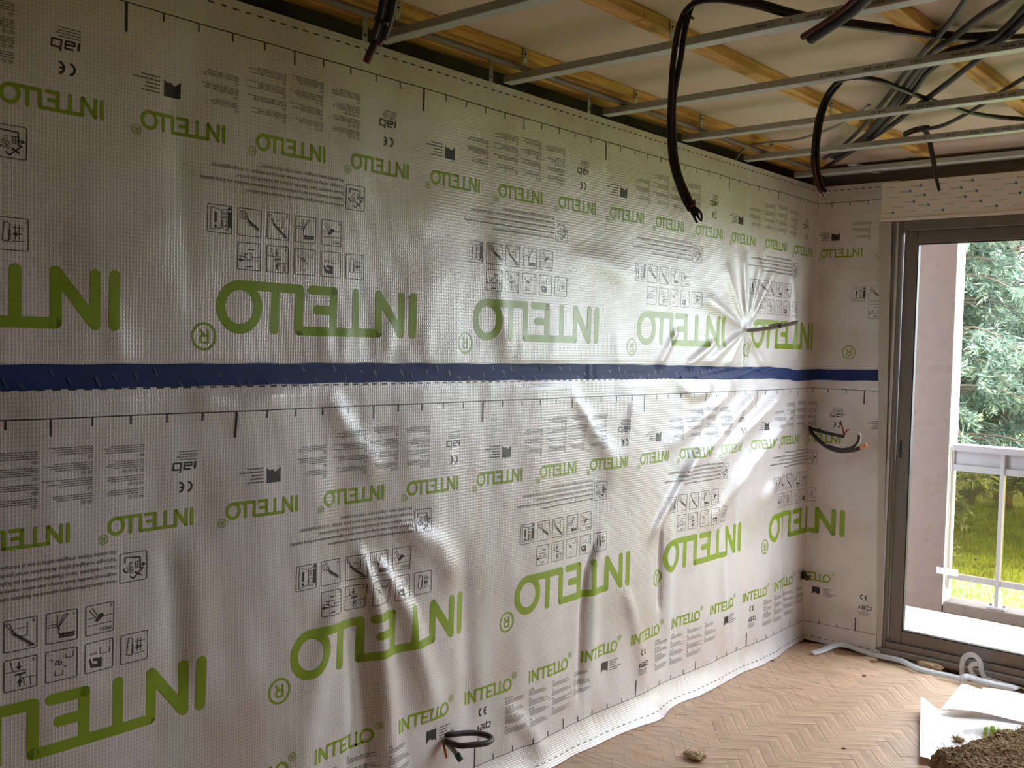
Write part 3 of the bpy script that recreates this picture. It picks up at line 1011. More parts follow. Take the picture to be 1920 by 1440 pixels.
# faint slanted marks printed on the tape
def tape_pos(s, f):
    fs = np.clip((s - ts[0]) / 0.010, 0, nS - 1.01); fj = np.clip((f + 0.5) * (nt_ - 1), 0, nt_ - 1.01)
    i, j = fs.astype(int), fj.astype(int); u = (fs - i)[:, None]; v = (fj - j)[:, None]
    return TV[j, i] * (1 - u) * (1 - v) + TV[j, i + 1] * u * (1 - v) + TV[j + 1, i] * (1 - u) * v + TV[j + 1, i + 1] * u * v
V2 = []; F2 = []
rr = random.Random(9)
for i in range(92):
    s = -0.9 + i * 0.055 + rr.uniform(-.012, .012); f = rr.choice((-0.25, -0.05, 0.15, 0.35)); l = rr.uniform(0.20, 0.38); w = rr.uniform(0.004, 0.009)
    n = len(V2)
    V2 += [(s, f), (s + w, f), (s + w + 0.010, f - l), (s + 0.010, f - l)]; F2.append((n, n + 1, n + 2, n + 3))
V2 = np.array(V2); V2[:, 1] = np.clip(V2[:, 1], -0.49, 0.49)
PP = tape_pos(V2[:, 0], V2[:, 1])
PP[:, 0] += np.where(V2[:, 0] < LW - 0.04, 0.0008, 0.0); PP[:, 1] -= np.where(V2[:, 0] >= LW - 0.04, 0.0008, 0.0)
mesh_obj('tape_print', PP, F2, 'tape_mark', tape)['kind'] = 'stuff'

# ------------------------------------------------------------------ ceiling: battens, rails, straps
def batten(x0, x1, z0, y0, y1, label):
    r = thing('ceiling_batten', label, 'batten', ((x0 + x1) / 2, (y0 + y1) / 2, z0), 'wooden ceiling battens')
    seg = [y0] + sorted(y for y in (BJ.get(label[:12], [])) if y0 < y < y1) + [y1]
    for a, b in zip(seg[:-1], seg[1:]):
        MB().bbox(x0, x1, a + 0.001, b - 0.001, z0, CZ - 0.001, 0.002).build('timber', 'pine', r)
    return r
BJ = {}
batten(-0.060, 0.000, 2.562, YB + 0.05, 3.88, 'pine batten hard against the wall above the membrane edge')
batten(0.035, 0.105, 2.572, YB + 0.05, 3.86, 'pine batten right beside the wall, above the lengthwise metal profile')
BJ = {'pine batten ': [1.28]}
batten(0.602, 0.660, 2.572, YB + 0.05, 3.84, 'pine batten crossing behind the long hanging black cables')
BJ = {}
batten(1.222, 1.283, 2.572, YB + 0.05, 3.84, 'pine batten farthest from the membrane wall, behind the cable bundle')

def channel(w, h, t=0.0014):
    """open galvanised channel profile, mouth up, centred"""
    return [(-w / 2, h), (-w / 2, 0.002), (-w / 2 + 0.002, 0), (w / 2 - 0.002, 0), (w / 2, 0.002), (w / 2, h), (w / 2 - 0.006, h), (w / 2 - 0.006, h - t),
            (w / 2 - t, h - t), (w / 2 - t, t), (-w / 2 + t, t), (-w / 2 + t, h - t), (-w / 2 + 0.006, h - t), (-w / 2 + 0.006, h)]
rail_lab = ['galvanised ceiling rail nearest the camera', 'second galvanised ceiling rail, behind the cables hanging in the middle',
            'third galvanised ceiling rail, touched by the cable hanging in the corner', 'fourth galvanised ceiling rail, under the crossing cables',
            'fifth galvanised ceiling rail, close to the window wall', 'sixth galvanised ceiling rail, last before the window wall']
RAILY = [0.822, 1.405, 1.995, 2.585, 3.150, 3.70]
for i, y in enumerate(RAILY):
    z = 2.504
    r = thing('ceiling_rail', rail_lab[i], 'ceiling rail', (0.0, y, z), 'cross rails under the ceiling')
    prof = [(y + p[0], z + p[1]) for p in channel(0.047, 0.024)]
    x0 = 0.012
    MB().extrude_x(prof, x0, XR - 0.02).build('channel', 'galvanised', r)
    if i in (1, 2, 3, 4):
        k = MB(); rg = random.Random(i)
        xx = 0.95 if i < 2 else 0.85
        while xx < 2.2:
            w = rg.uniform(0.012, 0.05)
            if rg.random() < 0.75:
                for u in range(max(1, int(w / 0.009))):
                    k.box(xx + u * 0.009, xx + u * 0.009 + 0.0062, y - 0.0243, y - 0.0237, z + 0.007 + rg.uniform(0, .002), z + 0.015)
            xx += w + 0.006
        k.build('stamped_print', 'print_grey', r)['kind'] = 'stuff'
r = thing('lengthwise_conduit', 'long straight brown grey conduit along the wall, lying on the cross rails', 'conduit', (0.1, 1.0, 2.530))
MB().tube([(0.103, YB + 0.06, 2.541), (0.103, 0.8, 2.540), (0.103, 3.88, 2.540)], 0.0105, step=0.4).build('tube', 'conduit_brown', r, True)
r = thing('wall_head_rail', 'galvanised rail fixed along the wall above the roller shutter box', 'ceiling rail', (1.0, 4.0, 2.55))
MB().extrude_x([(4.018 + p[0], 2.552 + p[1]) for p in channel(0.036, 0.016)], 0.03, XR - 0.02).build('channel', 'galvanised', r)
r = thing('corner_brace', 'short galvanised bar in the ceiling corner, crossing the last rail', 'ceiling rail', (0.3, 3.85, 2.53))
MB().bbox(-0.150, 0.150, -0.020, 0.020, 0, 0.012, 0.002).build('brace_bar', 'galvanised')
BRACE = bpy.data.objects['brace_bar']; BRACE.parent = r; BRACE.location = (0.04, -0.06, 0.0); BRACE.rotation_euler = (0, 0, math.radians(86))

def strap(x, y, ztop, zbot, label, face):
    """flat perforated hanger strap; face: normal direction sign along x"""
    r = thing('hanger_strap', label, 'hanger strap', (x, y, zbot), 'perforated hanger straps')
    w, t = 0.019, 0.0016
    k = MB()
    # strip with square holes: two side bars and bridges
    n = 3
    k.box(x - t / 2, x + t / 2, y - w / 2, y - 0.0035, zbot, ztop).box(x - t / 2, x + t / 2, y + 0.0035, y + w / 2, zbot, ztop)
    H = ztop - zbot
    for i in range(n + 1):
        za = zbot + H * i / n; zb = za + H / n - 0.008 if i < n else ztop
        if i < n:
            k.box(x - t / 2, x + t / 2, y - 0.0035, y + 0.0035, za, zb)
    k.build('perforated_strip', 'galvanised', r)
    sc = MB().tube([(x, y, ztop - 0.018), (x + 0.004 * face, y, ztop - 0.018)], 0.0042, 8).build('screw_head', 'conduit_grey', r)
for x, y, zt, zb, lab in ((0.108, 0.800, 2.605, 2.53, 'hanger strap on the wall-side batten near the hanging cable stub'),
                          (0.108, 1.385, 2.605, 2.53, 'hanger strap on the wall-side batten at the second cross rail'),
                          (0.108, 2.060, 2.605, 2.53, 'hanger strap on the wall-side batten at the third cross rail'),
                          (0.108, 2.565, 2.605, 2.53, 'hanger strap on the wall-side batten at the fourth cross rail'),
                          (0.108, 3.220, 2.605, 2.53, 'hanger strap on the wall-side batten at the fifth cross rail'),
                          (0.663, 1.430, 2.605, 2.53, 'hanger strap on the middle batten beside the hanging black cables'),
                          (0.663, 2.620, 2.605, 2.53, 'hanger strap on the middle batten beside the corner cable'),
                          (0.002, 0.764, 2.60, 2.48, 'hanger strap above the membrane edge next to the reddish cable end'),
                          (0.002, 1.331, 2.60, 2.48, 'hanger strap above the membrane edge before the second cross rail'),
                          (0.002, 1.896, 2.60, 2.48, 'hanger strap above the membrane edge before the third cross rail')):
    strap(x, y, zt, zb, lab, 1)

# ------------------------------------------------------------------ cables and conduits
def cable(name, label, cat, strands, mat='conduit_black', loc=None, ties=(), group=None):
    p0 = strands[0][0][0]
    r = thing(name, label, cat, loc or p0, group)
    for st in strands:
        pts, rad = st[0], st[1]
        kw = st[2] if len(st) > 2 else {}
        mm = kw.pop('mat', mat) if kw else mat
        nm = kw.pop('name', 'conduit') if kw else 'conduit'
        MB().tube(pts, rad, **kw).build(nm, mm, r, True)
    for (p, d, rad) in ties:
        d = Vector(d).normalized() * 0.004
        p = Vector(p)
        MB().tube([tuple(p - d), tuple(p + d)], rad, n=12).build('cable_tie', 'conduit_black', r)
    return r

def shift(pts, dx=0, dy=0, dz=0):
    return [(p[0] + dx, p[1] + dy, p[2] + dz) for p in pts]

h1 = [(1.43, 2.10, 2.585), (1.334, 2.014, 2.575), (1.229, 1.807, 2.562), (1.150, 1.638, 2.552), (1.067, 1.461, 2.545), (0.990, 1.33, 2.560), (0.915, 1.26, 2.572), (0.852, 1.23, 2.562), (0.820, 1.22, 2.510),
      (0.804, 1.22, 2.418), (0.799, 1.22, 2.314), (0.800, 1.22, 2.209), (0.813, 1.22, 2.117), (0.848, 1.22, 2.031), (0.876, 1.22, 1.985)]
cable('hanging_cable', 'pair of black cables looping down in the middle, bare copper ends', 'cable',
      [(h1, 0.0085), (shift(h1[:8], 0.004, 0.012, 0.012) + [(0.832, 1.235, 2.51), (0.815, 1.24, 2.42), (0.800, 1.235, 2.31), (0.806, 1.232, 2.20), (0.822, 1.23, 2.11), (0.858, 1.23, 2.03), (0.892, 1.23, 1.972)], 0.0085),
       ([(0.876, 1.22, 1.985), (0.888, 1.22, 1.966), (0.898, 1.22, 1.950)], 0.0035, {'mat': 'conduit_grey', 'name': 'wire_end'}),
       ([(0.870, 1.217, 1.995), (0.893, 1.212, 1.998), (0.892, 1.210, 2.012)], 0.003, {'mat': 'cable_red', 'name': 'wire_end'}),
       ([(0.892, 1.23, 1.972), (0.906, 1.23, 1.955), (0.908, 1.225, 1.975), (0.895, 1.222, 1.99)], 0.003, {'mat': 'conduit_grey', 'name': 'wire_end'})],
      ties=[((0.838, 1.233, 2.535), (0.03, 0.0, 0.05), 0.021)])
h2 = [(1.32, 3.30, 2.56), (1.233, 3.17, 2.555), (1.138, 3.004, 2.55), (1.087, 2.839, 2.548), (1.048, 2.59, 2.545), (1.013, 2.416, 2.55), (0.978, 2.302, 2.562), (0.917, 2.235, 2.568), (0.850, 2.235, 2.560),
      (0.800, 2.25, 2.513), (0.775, 2.25, 2.44), (0.765, 2.25, 2.354), (0.766, 2.25, 2.277), (0.784, 2.25, 2.207), (0.802, 2.25, 2.175)]
cable('hanging_cable', 'black cable hanging in front of the room corner, red wire along it', 'cable',
      [(h2, 0.0088), (shift(h2[8:], 0.013, 0.008, 0.0), 0.0070),
       ([(0.770, 2.242, 2.30), (0.782, 2.238, 2.24), (0.800, 2.24, 2.185), (0.812, 2.24, 2.160)], 0.0028, {'mat': 'cable_red', 'name': 'wire_end'}),
       ([(0.790, 2.25, 2.200), (0.800, 2.25, 2.165)], 0.003, {'mat': 'cable_white', 'name': 'wire_end'})])
h3 = [(1.52, 2.40, 2.555), (1.395, 2.508, 2.55), (1.293, 2.638, 2.548), (1.177, 2.798, 2.546), (1.052, 2.958, 2.546), (0.938, 3.091, 2.550), (0.873, 3.122, 2.552), (0.80, 3.150, 2.552), (0.750, 3.195, 2.548)]
cable('ceiling_cable', 'thin grey cable curving from the frame edge to a knot near the window', 'cable', [(h3, 0.008), ([(0.873, 3.12, 2.556), (0.81, 3.16, 2.562), (0.75, 3.20, 2.558)], 0.012)], 'conduit_grey')
cable('hanging_cable', 'flat dark cable end hanging in front of the roller shutter box', 'cable',
      [([(0.800, 3.26, 2.585), (0.812, 3.30, 2.565), (0.830, 3.30, 2.50), (0.846, 3.30, 2.427), (0.858, 3.30, 2.37)], 0.013, {'flat': 0.5}),
       ([(0.850, 3.30, 2.41), (0.861, 3.30, 2.356), (0.874, 3.30, 2.313)], 0.0075)], 'conduit_grey')
h4 = [(0.62, 0.58, 2.60), (0.50, 0.55, 2.585), (0.41, 0.53, 2.545), (0.365, 0.53, 2.49), (0.335, 0.54, 2.44), (0.300, 0.55, 2.395), (0.272, 0.55, 2.360)]
cable('hanging_cable', 'bundle of dark cable stubs with reddish ends hanging at the top left', 'cable',
      [(h4, 0.0115), (shift(h4[:-1], 0.018, 0.010, 0.004), 0.0115), (shift(h4[:-1], 0.006, -0.014, 0.002), 0.0100),
       ([(0.300, 0.55, 2.395), (0.285, 0.55, 2.375), (0.262, 0.55, 2.345)], 0.0105, {'mat': 'cable_maroon', 'name': 'wire_end'}),
       ([(0.310, 0.556, 2.402), (0.302, 0.556, 2.383)], 0.0100, {'mat': 'cable_maroon', 'name': 'wire_end'})],
      ties=[((0.334, 0.54, 2.438), (0.03, 0.0, 0.05), 0.023)])
h5 = [(1.52, 1.05, 2.50), (1.393, 1.177, 2.478), (1.300, 1.276, 2.472), (1.215, 1.344, 2.468), (1.130, 1.404, 2.462)]
cable('conduit_end', 'thick ribbed black conduit end pointing down from the top edge', 'conduit',
      [(h5, 0.0150, {'ribs': 0.07, 'rib_len': 0.007}), (shift(h5, -0.020, 0.002, 0.008)[:-1] + [(1.106, 1.404, 2.470)], 0.0095, {'mat': 'cable_maroon', 'ribs': 0.06, 'rib_len': 0.007})])
B = [[(1.56, 1.46, 2.58), (1.485, 1.603, 2.572), (1.391, 1.776, 2.57), (1.300, 1.923, 2.568), (1.167, 2.126, 2.566), (1.042, 2.333, 2.566), (0.840, 2.667, 2.560), (0.610, 3.031, 2.556), (0.375, 3.363, 2.552), (0.244, 3.514, 2.552)],
     [(1.66, 1.58, 2.58), (1.566, 1.699, 2.572), (1.450, 1.82, 2.57), (1.349, 1.94, 2.566), (1.217, 2.103, 2.566), (1.052, 2.383, 2.566), (0.850, 2.726, 2.562), (0.606, 3.132, 2.558), (0.416, 3.39, 2.552)],
     [(1.66, 1.70, 2.58), (1.568, 1.825, 2.575), (1.461, 1.997, 2.57), (1.373, 2.069, 2.566), (1.277, 2.096, 2.564), (1.161, 2.22, 2.562), (0.999, 2.506, 2.562), (0.794, 2.846, 2.560), (0.579, 3.17, 2.558), (0.292, 3.495, 2.552)],
     [(1.66, 1.72, 2.565), (1.560, 1.861, 2.555), (1.417, 2.079, 2.550), (1.288, 2.254, 2.548), (1.137, 2.462, 2.546), (0.964, 2.696, 2.546), (0.775, 2.96, 2.546), (0.551, 3.242, 2.546), (0.263, 3.598, 2.546), (0.073, 3.838, 2.55)]]
cable('ceiling_conduit', 'leftmost dark conduit of the bundle sweeping over the ceiling rails', 'conduit', [(B[0], 0.0090)], 'conduit_grey', group='conduit bundle on the ceiling rails')
cable('ceiling_conduit', 'middle thick dark conduit of the bundle on the ceiling rails', 'conduit', [(B[1], 0.0115)], 'conduit_grey', group='conduit bundle on the ceiling rails')
cable('ceiling_conduit', 'pair of dark conduits bending sharply on the right of the bundle', 'conduit', [(B[2], 0.0115), (shift(B[2], 0.012, 0.016, -0.010), 0.0095)], 'conduit_black', group='conduit bundle on the ceiling rails')
cable('ceiling_conduit', 'black conduit running straight and low to the room corner', 'conduit', [(B[3], 0.0105)], 'conduit_black', group='conduit bundle on the ceiling rails')
cable('ceiling_conduit', 'dark conduit crossing the top of the cable bundle', 'conduit', [([(1.70, 2.30, 2.59), (1.52, 2.16, 2.585), (1.36, 2.05, 2.578), (1.26, 1.92, 2.575), (1.18, 1.76, 2.575)], 0.009)], 'conduit_black')
cable('ceiling_cable', 'pale grey cable sagging from the corner hole over the wall batten', 'cable',
      [([(-0.02, 3.10, 2.50), (-0.005, 3.12, 2.54), (0.06, 3.08, 2.560), (0.17, 3.06, 2.562), (0.321, 3.06, 2.560), (0.536, 2.925, 2.56), (0.687, 2.784, 2.562), (0.80, 2.66, 2.57)], 0.0065)], 'conduit_lightgrey')

# cables that come out of the membrane
def wall_d(sh, s, z):
    p = sh.pos(np.array([s]), np.array([z]), 0.0)[0]
    return p
p = wall_d(UP, 3.204, 1.70)
cable('wall_conduit', 'grey conduit stub with a black tie poking out of the upper membrane', 'conduit',
      [([(p[0] - 0.03, 3.200, 1.690), (p[0] + 0.05, 3.215, 1.697), (p[0] + 0.15, 3.235, 1.715), (p[0] + 0.235, 3.250, 1.735)], 0.0095),
       ([(p[0] + 0.10, 3.220, 1.715), (p[0] + 0.16, 3.232, 1.727)], 0.007)], 'conduit_lightgrey', ties=[((p[0] + 0.15, 3.235, 1.716), (1, 0.1, 0.2), 0.0125)])
p = wall_d(LO, 1.165, 0.255)
lp = [(p[0] - 0.03, 1.150, 0.262), (p[0] + 0.005, 1.180, 0.262), (p[0] + 0.020, 1.225, 0.258), (p[0] + 0.040, 1.275, 0.250), (p[0] + 0.068, 1.302, 0.241), (p[0] + 0.092, 1.298, 0.237), (p[0] + 0.098, 1.262, 0.235), (p[0] + 0.080, 1.215, 0.238), (p[0] + 0.055, 1.175, 0.240), (p[0] + 0.01, 1.150, 0.250)]
cable('wall_conduit', 'dark conduit bent in a tight loop with a green capped wire, low on the wall', 'conduit',
      [(lp, 0.0100, {'mat': 'conduit_grey'}), ([(p[0] + 0.0, 1.155, 0.250), (p[0] + 0.030, 1.160, 0.232), (p[0] + 0.050, 1.168, 0.212)], 0.0085, {'mat': 'conduit_lightgrey'}),
       ([(p[0] + 0.050, 1.168, 0.212), (p[0] + 0.066, 1.174, 0.192)], 0.0110, {'mat': 'cable_green', 'name': 'end_cap'}),
       ([(p[0] + 0.005, 1.148, 0.245), (p[0] + 0.025, 1.140, 0.215), (p[0] + 0.028, 1.142, 0.200)], 0.0045, {'mat': 'cable_orange', 'name': 'wire_end'})])
zc = 1.165
cable('wall_conduit', 'straight black cable from the room corner ending in split red wires', 'cable',
      [([(0.0, 4.00, 1.180), (0.05, 3.955, 1.173), (0.14, 3.93, 1.160), (0.235, 3.915, 1.150)], 0.0085),
       ([(0.235, 3.915, 1.150), (0.232, 3.913, 1.18), (0.215, 3.910, 1.232)], 0.004, {'mat': 'cable_red', 'name': 'wire_end'}),
       ([(0.235, 3.915, 1.150), (0.245, 3.913, 1.178), (0.262, 3.912, 1.190)], 0.004, {'mat': 'cable_red', 'name': 'wire_end'})],
      ties=[((0.085, 3.945, 1.168), (1, -0.4, -0.1), 0.0125)])
cable('wall_conduit', 'sagging black conduits from the room corner with an orange tipped end', 'conduit',
      [([(0.005, 4.00, 1.172), (0.06, 3.94, 1.140), (0.14, 3.90, 1.095), (0.22, 3.88, 1.075), (0.30, 3.87, 1.085), (0.345, 3.865, 1.102)], 0.0105),
       ([(0.345, 3.865, 1.102), (0.380, 3.862, 1.122)], 0.0095, {'mat': 'cable_orange', 'name': 'wire_end'}),
       ([(0.15, 3.895, 1.096), (0.24, 3.875, 1.084), (0.30, 3.868, 1.100), (0.335, 3.862, 1.135), (0.340, 3.86, 1.168)], 0.0085),
       ([(0.312, 3.868, 1.092), (0.343, 3.856, 1.130), (0.350, 3.855, 1.168), (0.338, 3.856, 1.182), (0.318, 3.858, 1.184)], 0.0030, {'mat': 'cable_white', 'name': 'wire_end'})])
cable('wall_conduit', 'short dark conduit stub low in the room corner', 'conduit',
      [([(0.0, 3.99, 0.375), (0.03, 3.95, 0.372), (0.07, 3.90, 0.362)], 0.0115), ([(0.005, 3.97, 0.350), (0.03, 3.945, 0.352), (0.06, 3.92, 0.356), (0.075, 3.90, 0.372)], 0.0085)], 'conduit_black')

# ------------------------------------------------------------------ the sliding balcony door
W1 = bpy.data.objects.new('window_1', None); COL.objects.link(W1); W1.location = (WX0, 4.05, 0.0); W1['kind'] = 'structure'
# slanting trim strip between membrane and frame
y0, y1 = 3.990, 4.050
tv = []
for (xa, xb, z) in ((0.350, 0.414, 2.281), (0.428, 0.452, 0.012)):
    tv += [(xa, y0, z), (xb, y0, z), (xb, y1, z), (xa, y1, z)]
mesh_obj('trim_strip', tv, [(0, 1, 5, 4), (1, 2, 6, 5), (2, 3, 7, 6), (3, 0, 4, 7), (0, 3, 2, 1), (4, 5, 6, 7)], 'trim_grey', W1)
def frame_rect(name, x0, x1, z0, z1, w, ya, yb, mat, parent, wb=None, wt=None):
    wb = wb or w; wt = wt or w
    MB().bbox(x0, x0 + w, ya, yb, z0, z1, 0.003).build(name, mat, parent)
    MB().bbox(x1 - w, x1, ya, yb, z0, z1, 0.003).build(name, mat, parent)
    MB().bbox(x0 + w, x1 - w, ya, yb, z0, z0 + wb, 0.003).build(name, mat, parent)
    MB().bbox(x0 + w, x1 - w, ya, yb, z1 - wt, z1, 0.003).build(name, mat, parent)
FR = MB()
frame_rect('outer_frame', 0.418, 2.93, 0.022, 2.283, 0.050, 3.998, 4.12, 'frame_grey', W1, 0.060, 0.052)
MB().bbox(0.440, 0.452, 3.988, 4.0, 0.02, 2.282, 0.003).build('frame_bead', 'trim_grey', W1)
MB().bbox(0.43, 2.93, 3.975, 3.999, 0.018, 0.050, 0.006).build('threshold_bead', 'frame_grey', W1)
def sash(x0, x1, ya, yb, label):
    s = bpy.data.objects.new('sash', None); COL.objects.link(s); s.parent = W1; s.location = (x0 - WX0, ya - 4.05, 0.08)
    z0, z1 = 0.080, 2.232
    frame_rect('stile', x0, x1, z0, z1, 0.066, ya, yb, 'frame_grey', s, 0.066, 0.066)
    gx0, gx1, gz0, gz1 = x0 + 0.066, x1 - 0.066, z0 + 0.066, z1 - 0.066
    b = MB()
    for (a, c, d, e) in ((gx0, gx0 + 0.006, gz0, gz1), (gx1 - 0.006, gx1, gz0, gz1), (gx0 + .006, gx1 - .006, gz0, gz0 + 0.006), (gx0 + .006, gx1 - .006, gz1 - 0.006, gz1)):
        b.box(a, c, ya + 0.004, yb - 0.004, d, e)
    b.build('gasket', 'gasket', s)
    MB().box(gx0 + 0.004, gx1 - 0.004, (ya + yb) / 2 - 0.003, (ya + yb) / 2 + 0.003, gz0 + 0.004, gz1 - 0.004).build('pane', 'glass_clear', s)
    return s
s1 = sash(0.474, 1.72, 4.022, 4.058, '')
MB().bbox(0.492, 0.503, 4.018, 4.023, 1.055, 1.145, 0.002).build('latch', 'gasket', s1)
s2 = sash(1.66, 2.876, 4.070, 4.106, '')
# roller shutter box over the door
rb = thing('roller_shutter_box', 'cream roller shutter box with blue printed protective film over the balcony door', 'shutter box', (0.36, 4.0, 2.283))
MB().bbox(0.356, 3.05, 3.985, 4.054, 2.284, 2.487, 0.003).build('casing', 'box_cream', rb)
MB().bbox(0.356, 3.05, 3.980, 3.986, 2.284, 2.300, 0.002).build('bottom_lip', 'box_cream', rb)
kb, kl = MB(), MB()
rg = random.Random(4)
for row in range(6):
    for c in range(14):
        x = 0.37 + c * 0.125 + row * 0.052 % 0.125
        z = 2.328 + row * 0.026
        if x > 2.9: continue
        if (row + c) % 2 == 0:
            zz = z + rg.uniform(-.004, .004)
            kb.box(x + 0.045, x + 0.058, 3.9840, 3.9852, zz - 0.006, zz + 0.006)
            kl.box(x, x + 0.040, 3.9842, 3.9852, zz - 0.0022, zz + 0.0012)
        else:
            kl.box(x, x + 0.050, 3.9842, 3.9852, z - 0.001, z + 0.0012)
kb.build('film_logo_print', 'film_blue', rb)['kind'] = 'stuff'; kl.build('film_text_print', 'film_line', rb)['kind'] = 'stuff'

# ------------------------------------------------------------------ balcony
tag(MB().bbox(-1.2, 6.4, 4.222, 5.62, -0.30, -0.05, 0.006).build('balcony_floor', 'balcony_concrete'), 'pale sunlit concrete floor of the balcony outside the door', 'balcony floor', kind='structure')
struct(MB().box(-6.0, 9.0, 4.06, 4.222, CZ + 0.2, 7.5).build('wall_facade_shade', 'render_pink'))  # upper storeys out of view, added to shade the balcony pier
tag(MB().bbox(0.33, 6.4, 5.37, 5.56, -0.05, 0.022, 0.006).build('balcony_kerb', 'kerb_concrete_shaded'), 'low concrete kerb under the balcony railing', 'kerb', kind='structure')
pr = thing('balcony_pier', 'pinkish rendered balcony pier with its side face coloured as sunlit', 'pier', (0.0, 5.45, -0.05))
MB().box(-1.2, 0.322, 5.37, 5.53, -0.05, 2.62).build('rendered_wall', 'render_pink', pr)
MB().box(0.322, 0.328, 5.374, 5.528, 0.0, 2.62).build('side_face', 'render_sunlit', pr)  # white stands in for sun and sky light on this face
MB().box(-1.30, -1.2, 4.222, 5.53, -0.05, 2.62).build('end_wall', 'render_pink', pr)

rl = thing('balcony_railing', 'grey painted balcony railing with amber glass panels', 'railing', (0.9, 5.42, 0.022))
MB().bbox(0.34, 6.4, 5.375, 5.455, 0.990, 1.035, 0.006).build('handrail', 'rail_paint', rl)
MB().box(0.34, 6.4, 5.412, 5.420, 0.905, 0.992).build('upper_panel', 'rail_paint', rl)
MB().bbox(0.34, 6.4, 5.395, 5.435, 0.862, 0.905, 0.004).build('middle_rail', 'rail_paint', rl)
MB().bbox(0.34, 6.4, 5.395, 5.435, 0.168, 0.205, 0.004).build('bottom_rail', 'rail_paint', rl)
px = [0.640 + i * 0.66 for i in range(9)]
for x in px:
    pst = MB().bbox(x - 0.012, x + 0.012, 5.385, 5.445, 0.03, 0.992, 0.003).build('post', 'rail_paint', rl)
    MB().bbox(x - 0.055, x + 0.055, 5.38, 5.45, 0.022, 0.040, 0.004).tube([(x - 0.04, 5.415, 0.04), (x - 0.04, 5.415, 0.055)], 0.010, 8).tube([(x + 0.04, 5.415, 0.04), (x + 0.04, 5.415, 0.055)], 0.010, 8).build('post_foot', 'rail_paint', pst)
edges = [0.362] + px
for a, b in zip(edges[:-1], edges[1:]):
    a2 = a + (0.014 if a > 0.5 else 0.0); b2 = b - 0.014
    apn = MB().box(a2, b2, 5.412, 5.418, 0.207, 0.860).build('amber_pane', 'glass_amber', rl)
    MB().tube([((a2 + b2) / 2 + 0.01, 5.405, 0.315), ((a2 + b2) / 2 + 0.01, 5.424, 0.315)], 0.008, 10).build('pane_bolt', 'conduit_grey', apn)
MB().bbox(0.335, 0.352, 5.40, 5.43, 0.10, 0.99, 0.002).build('end_post', 'trim_grey', rl)
st = thing('sticker', 'small white sticker with pink writing on the lower left of the railing', 'sticker', (0.33, 5.36, 0.2))
MB().box(0.285, 0.415, 5.362, 5.366, 0.198, 0.238).build('label_sheet', 'label_white', st)
k = MB()
for q in range(3):
    k.box(0.305 + q * 0.025, 0.325 + q * 0.025, 5.3612, 5.3622, 0.214, 0.221)
k.build('label_text', 'label_pink', st)

# ------------------------------------------------------------------ garden
def lawn_z(x, y):
    return -1.35 + 0.05 * math.sin(x * 0.5) * math.cos(y * 0.4)
gx = np.linspace(-45, 35, 60); gy = np.concatenate([np.linspace(4.2, 5.6, 3), np.linspace(6, 60, 50)])
GV = [(x, y, lawn_z(x, y)) for x in gx for y in gy]
GF = [(i * len(gy) + j, (i + 1) * len(gy) + j, (i + 1) * len(gy) + j + 1, i * len(gy) + j + 1) for i in range(len(gx) - 1) for j in range(len(gy) - 1)]
tag(mesh_obj('lawn', GV, GF, 'lawn', None, True), 'bright green lawn seen through and below the balcony railing', 'lawn', kind='stuff')
gr = MB(); rg = random.Random(21)
for i in range(16000):
    y = rg.uniform(7.0, 20.0); x = 0.4 - (y - 5.4) * 0.30 + rg.uniform(-2.2, 2.6)
    z = lawn_z(x, y); h = rg.uniform(0.04, 0.11); a = rg.uniform(0, 6.28); w = 0.012
    lx, ly = rg.uniform(-.04, .04), rg.uniform(-.04, .04)
    gr.add([(x - w * math.cos(a), y - w * math.sin(a), z), (x + w * math.cos(a), y + w * math.sin(a), z), (x + lx, y + ly, z + h)], [(0, 1, 2)])
tag(gr.build('grass', 'grass_blade'), 'short grass blades standing in the lawn', 'grass', kind='stuff')

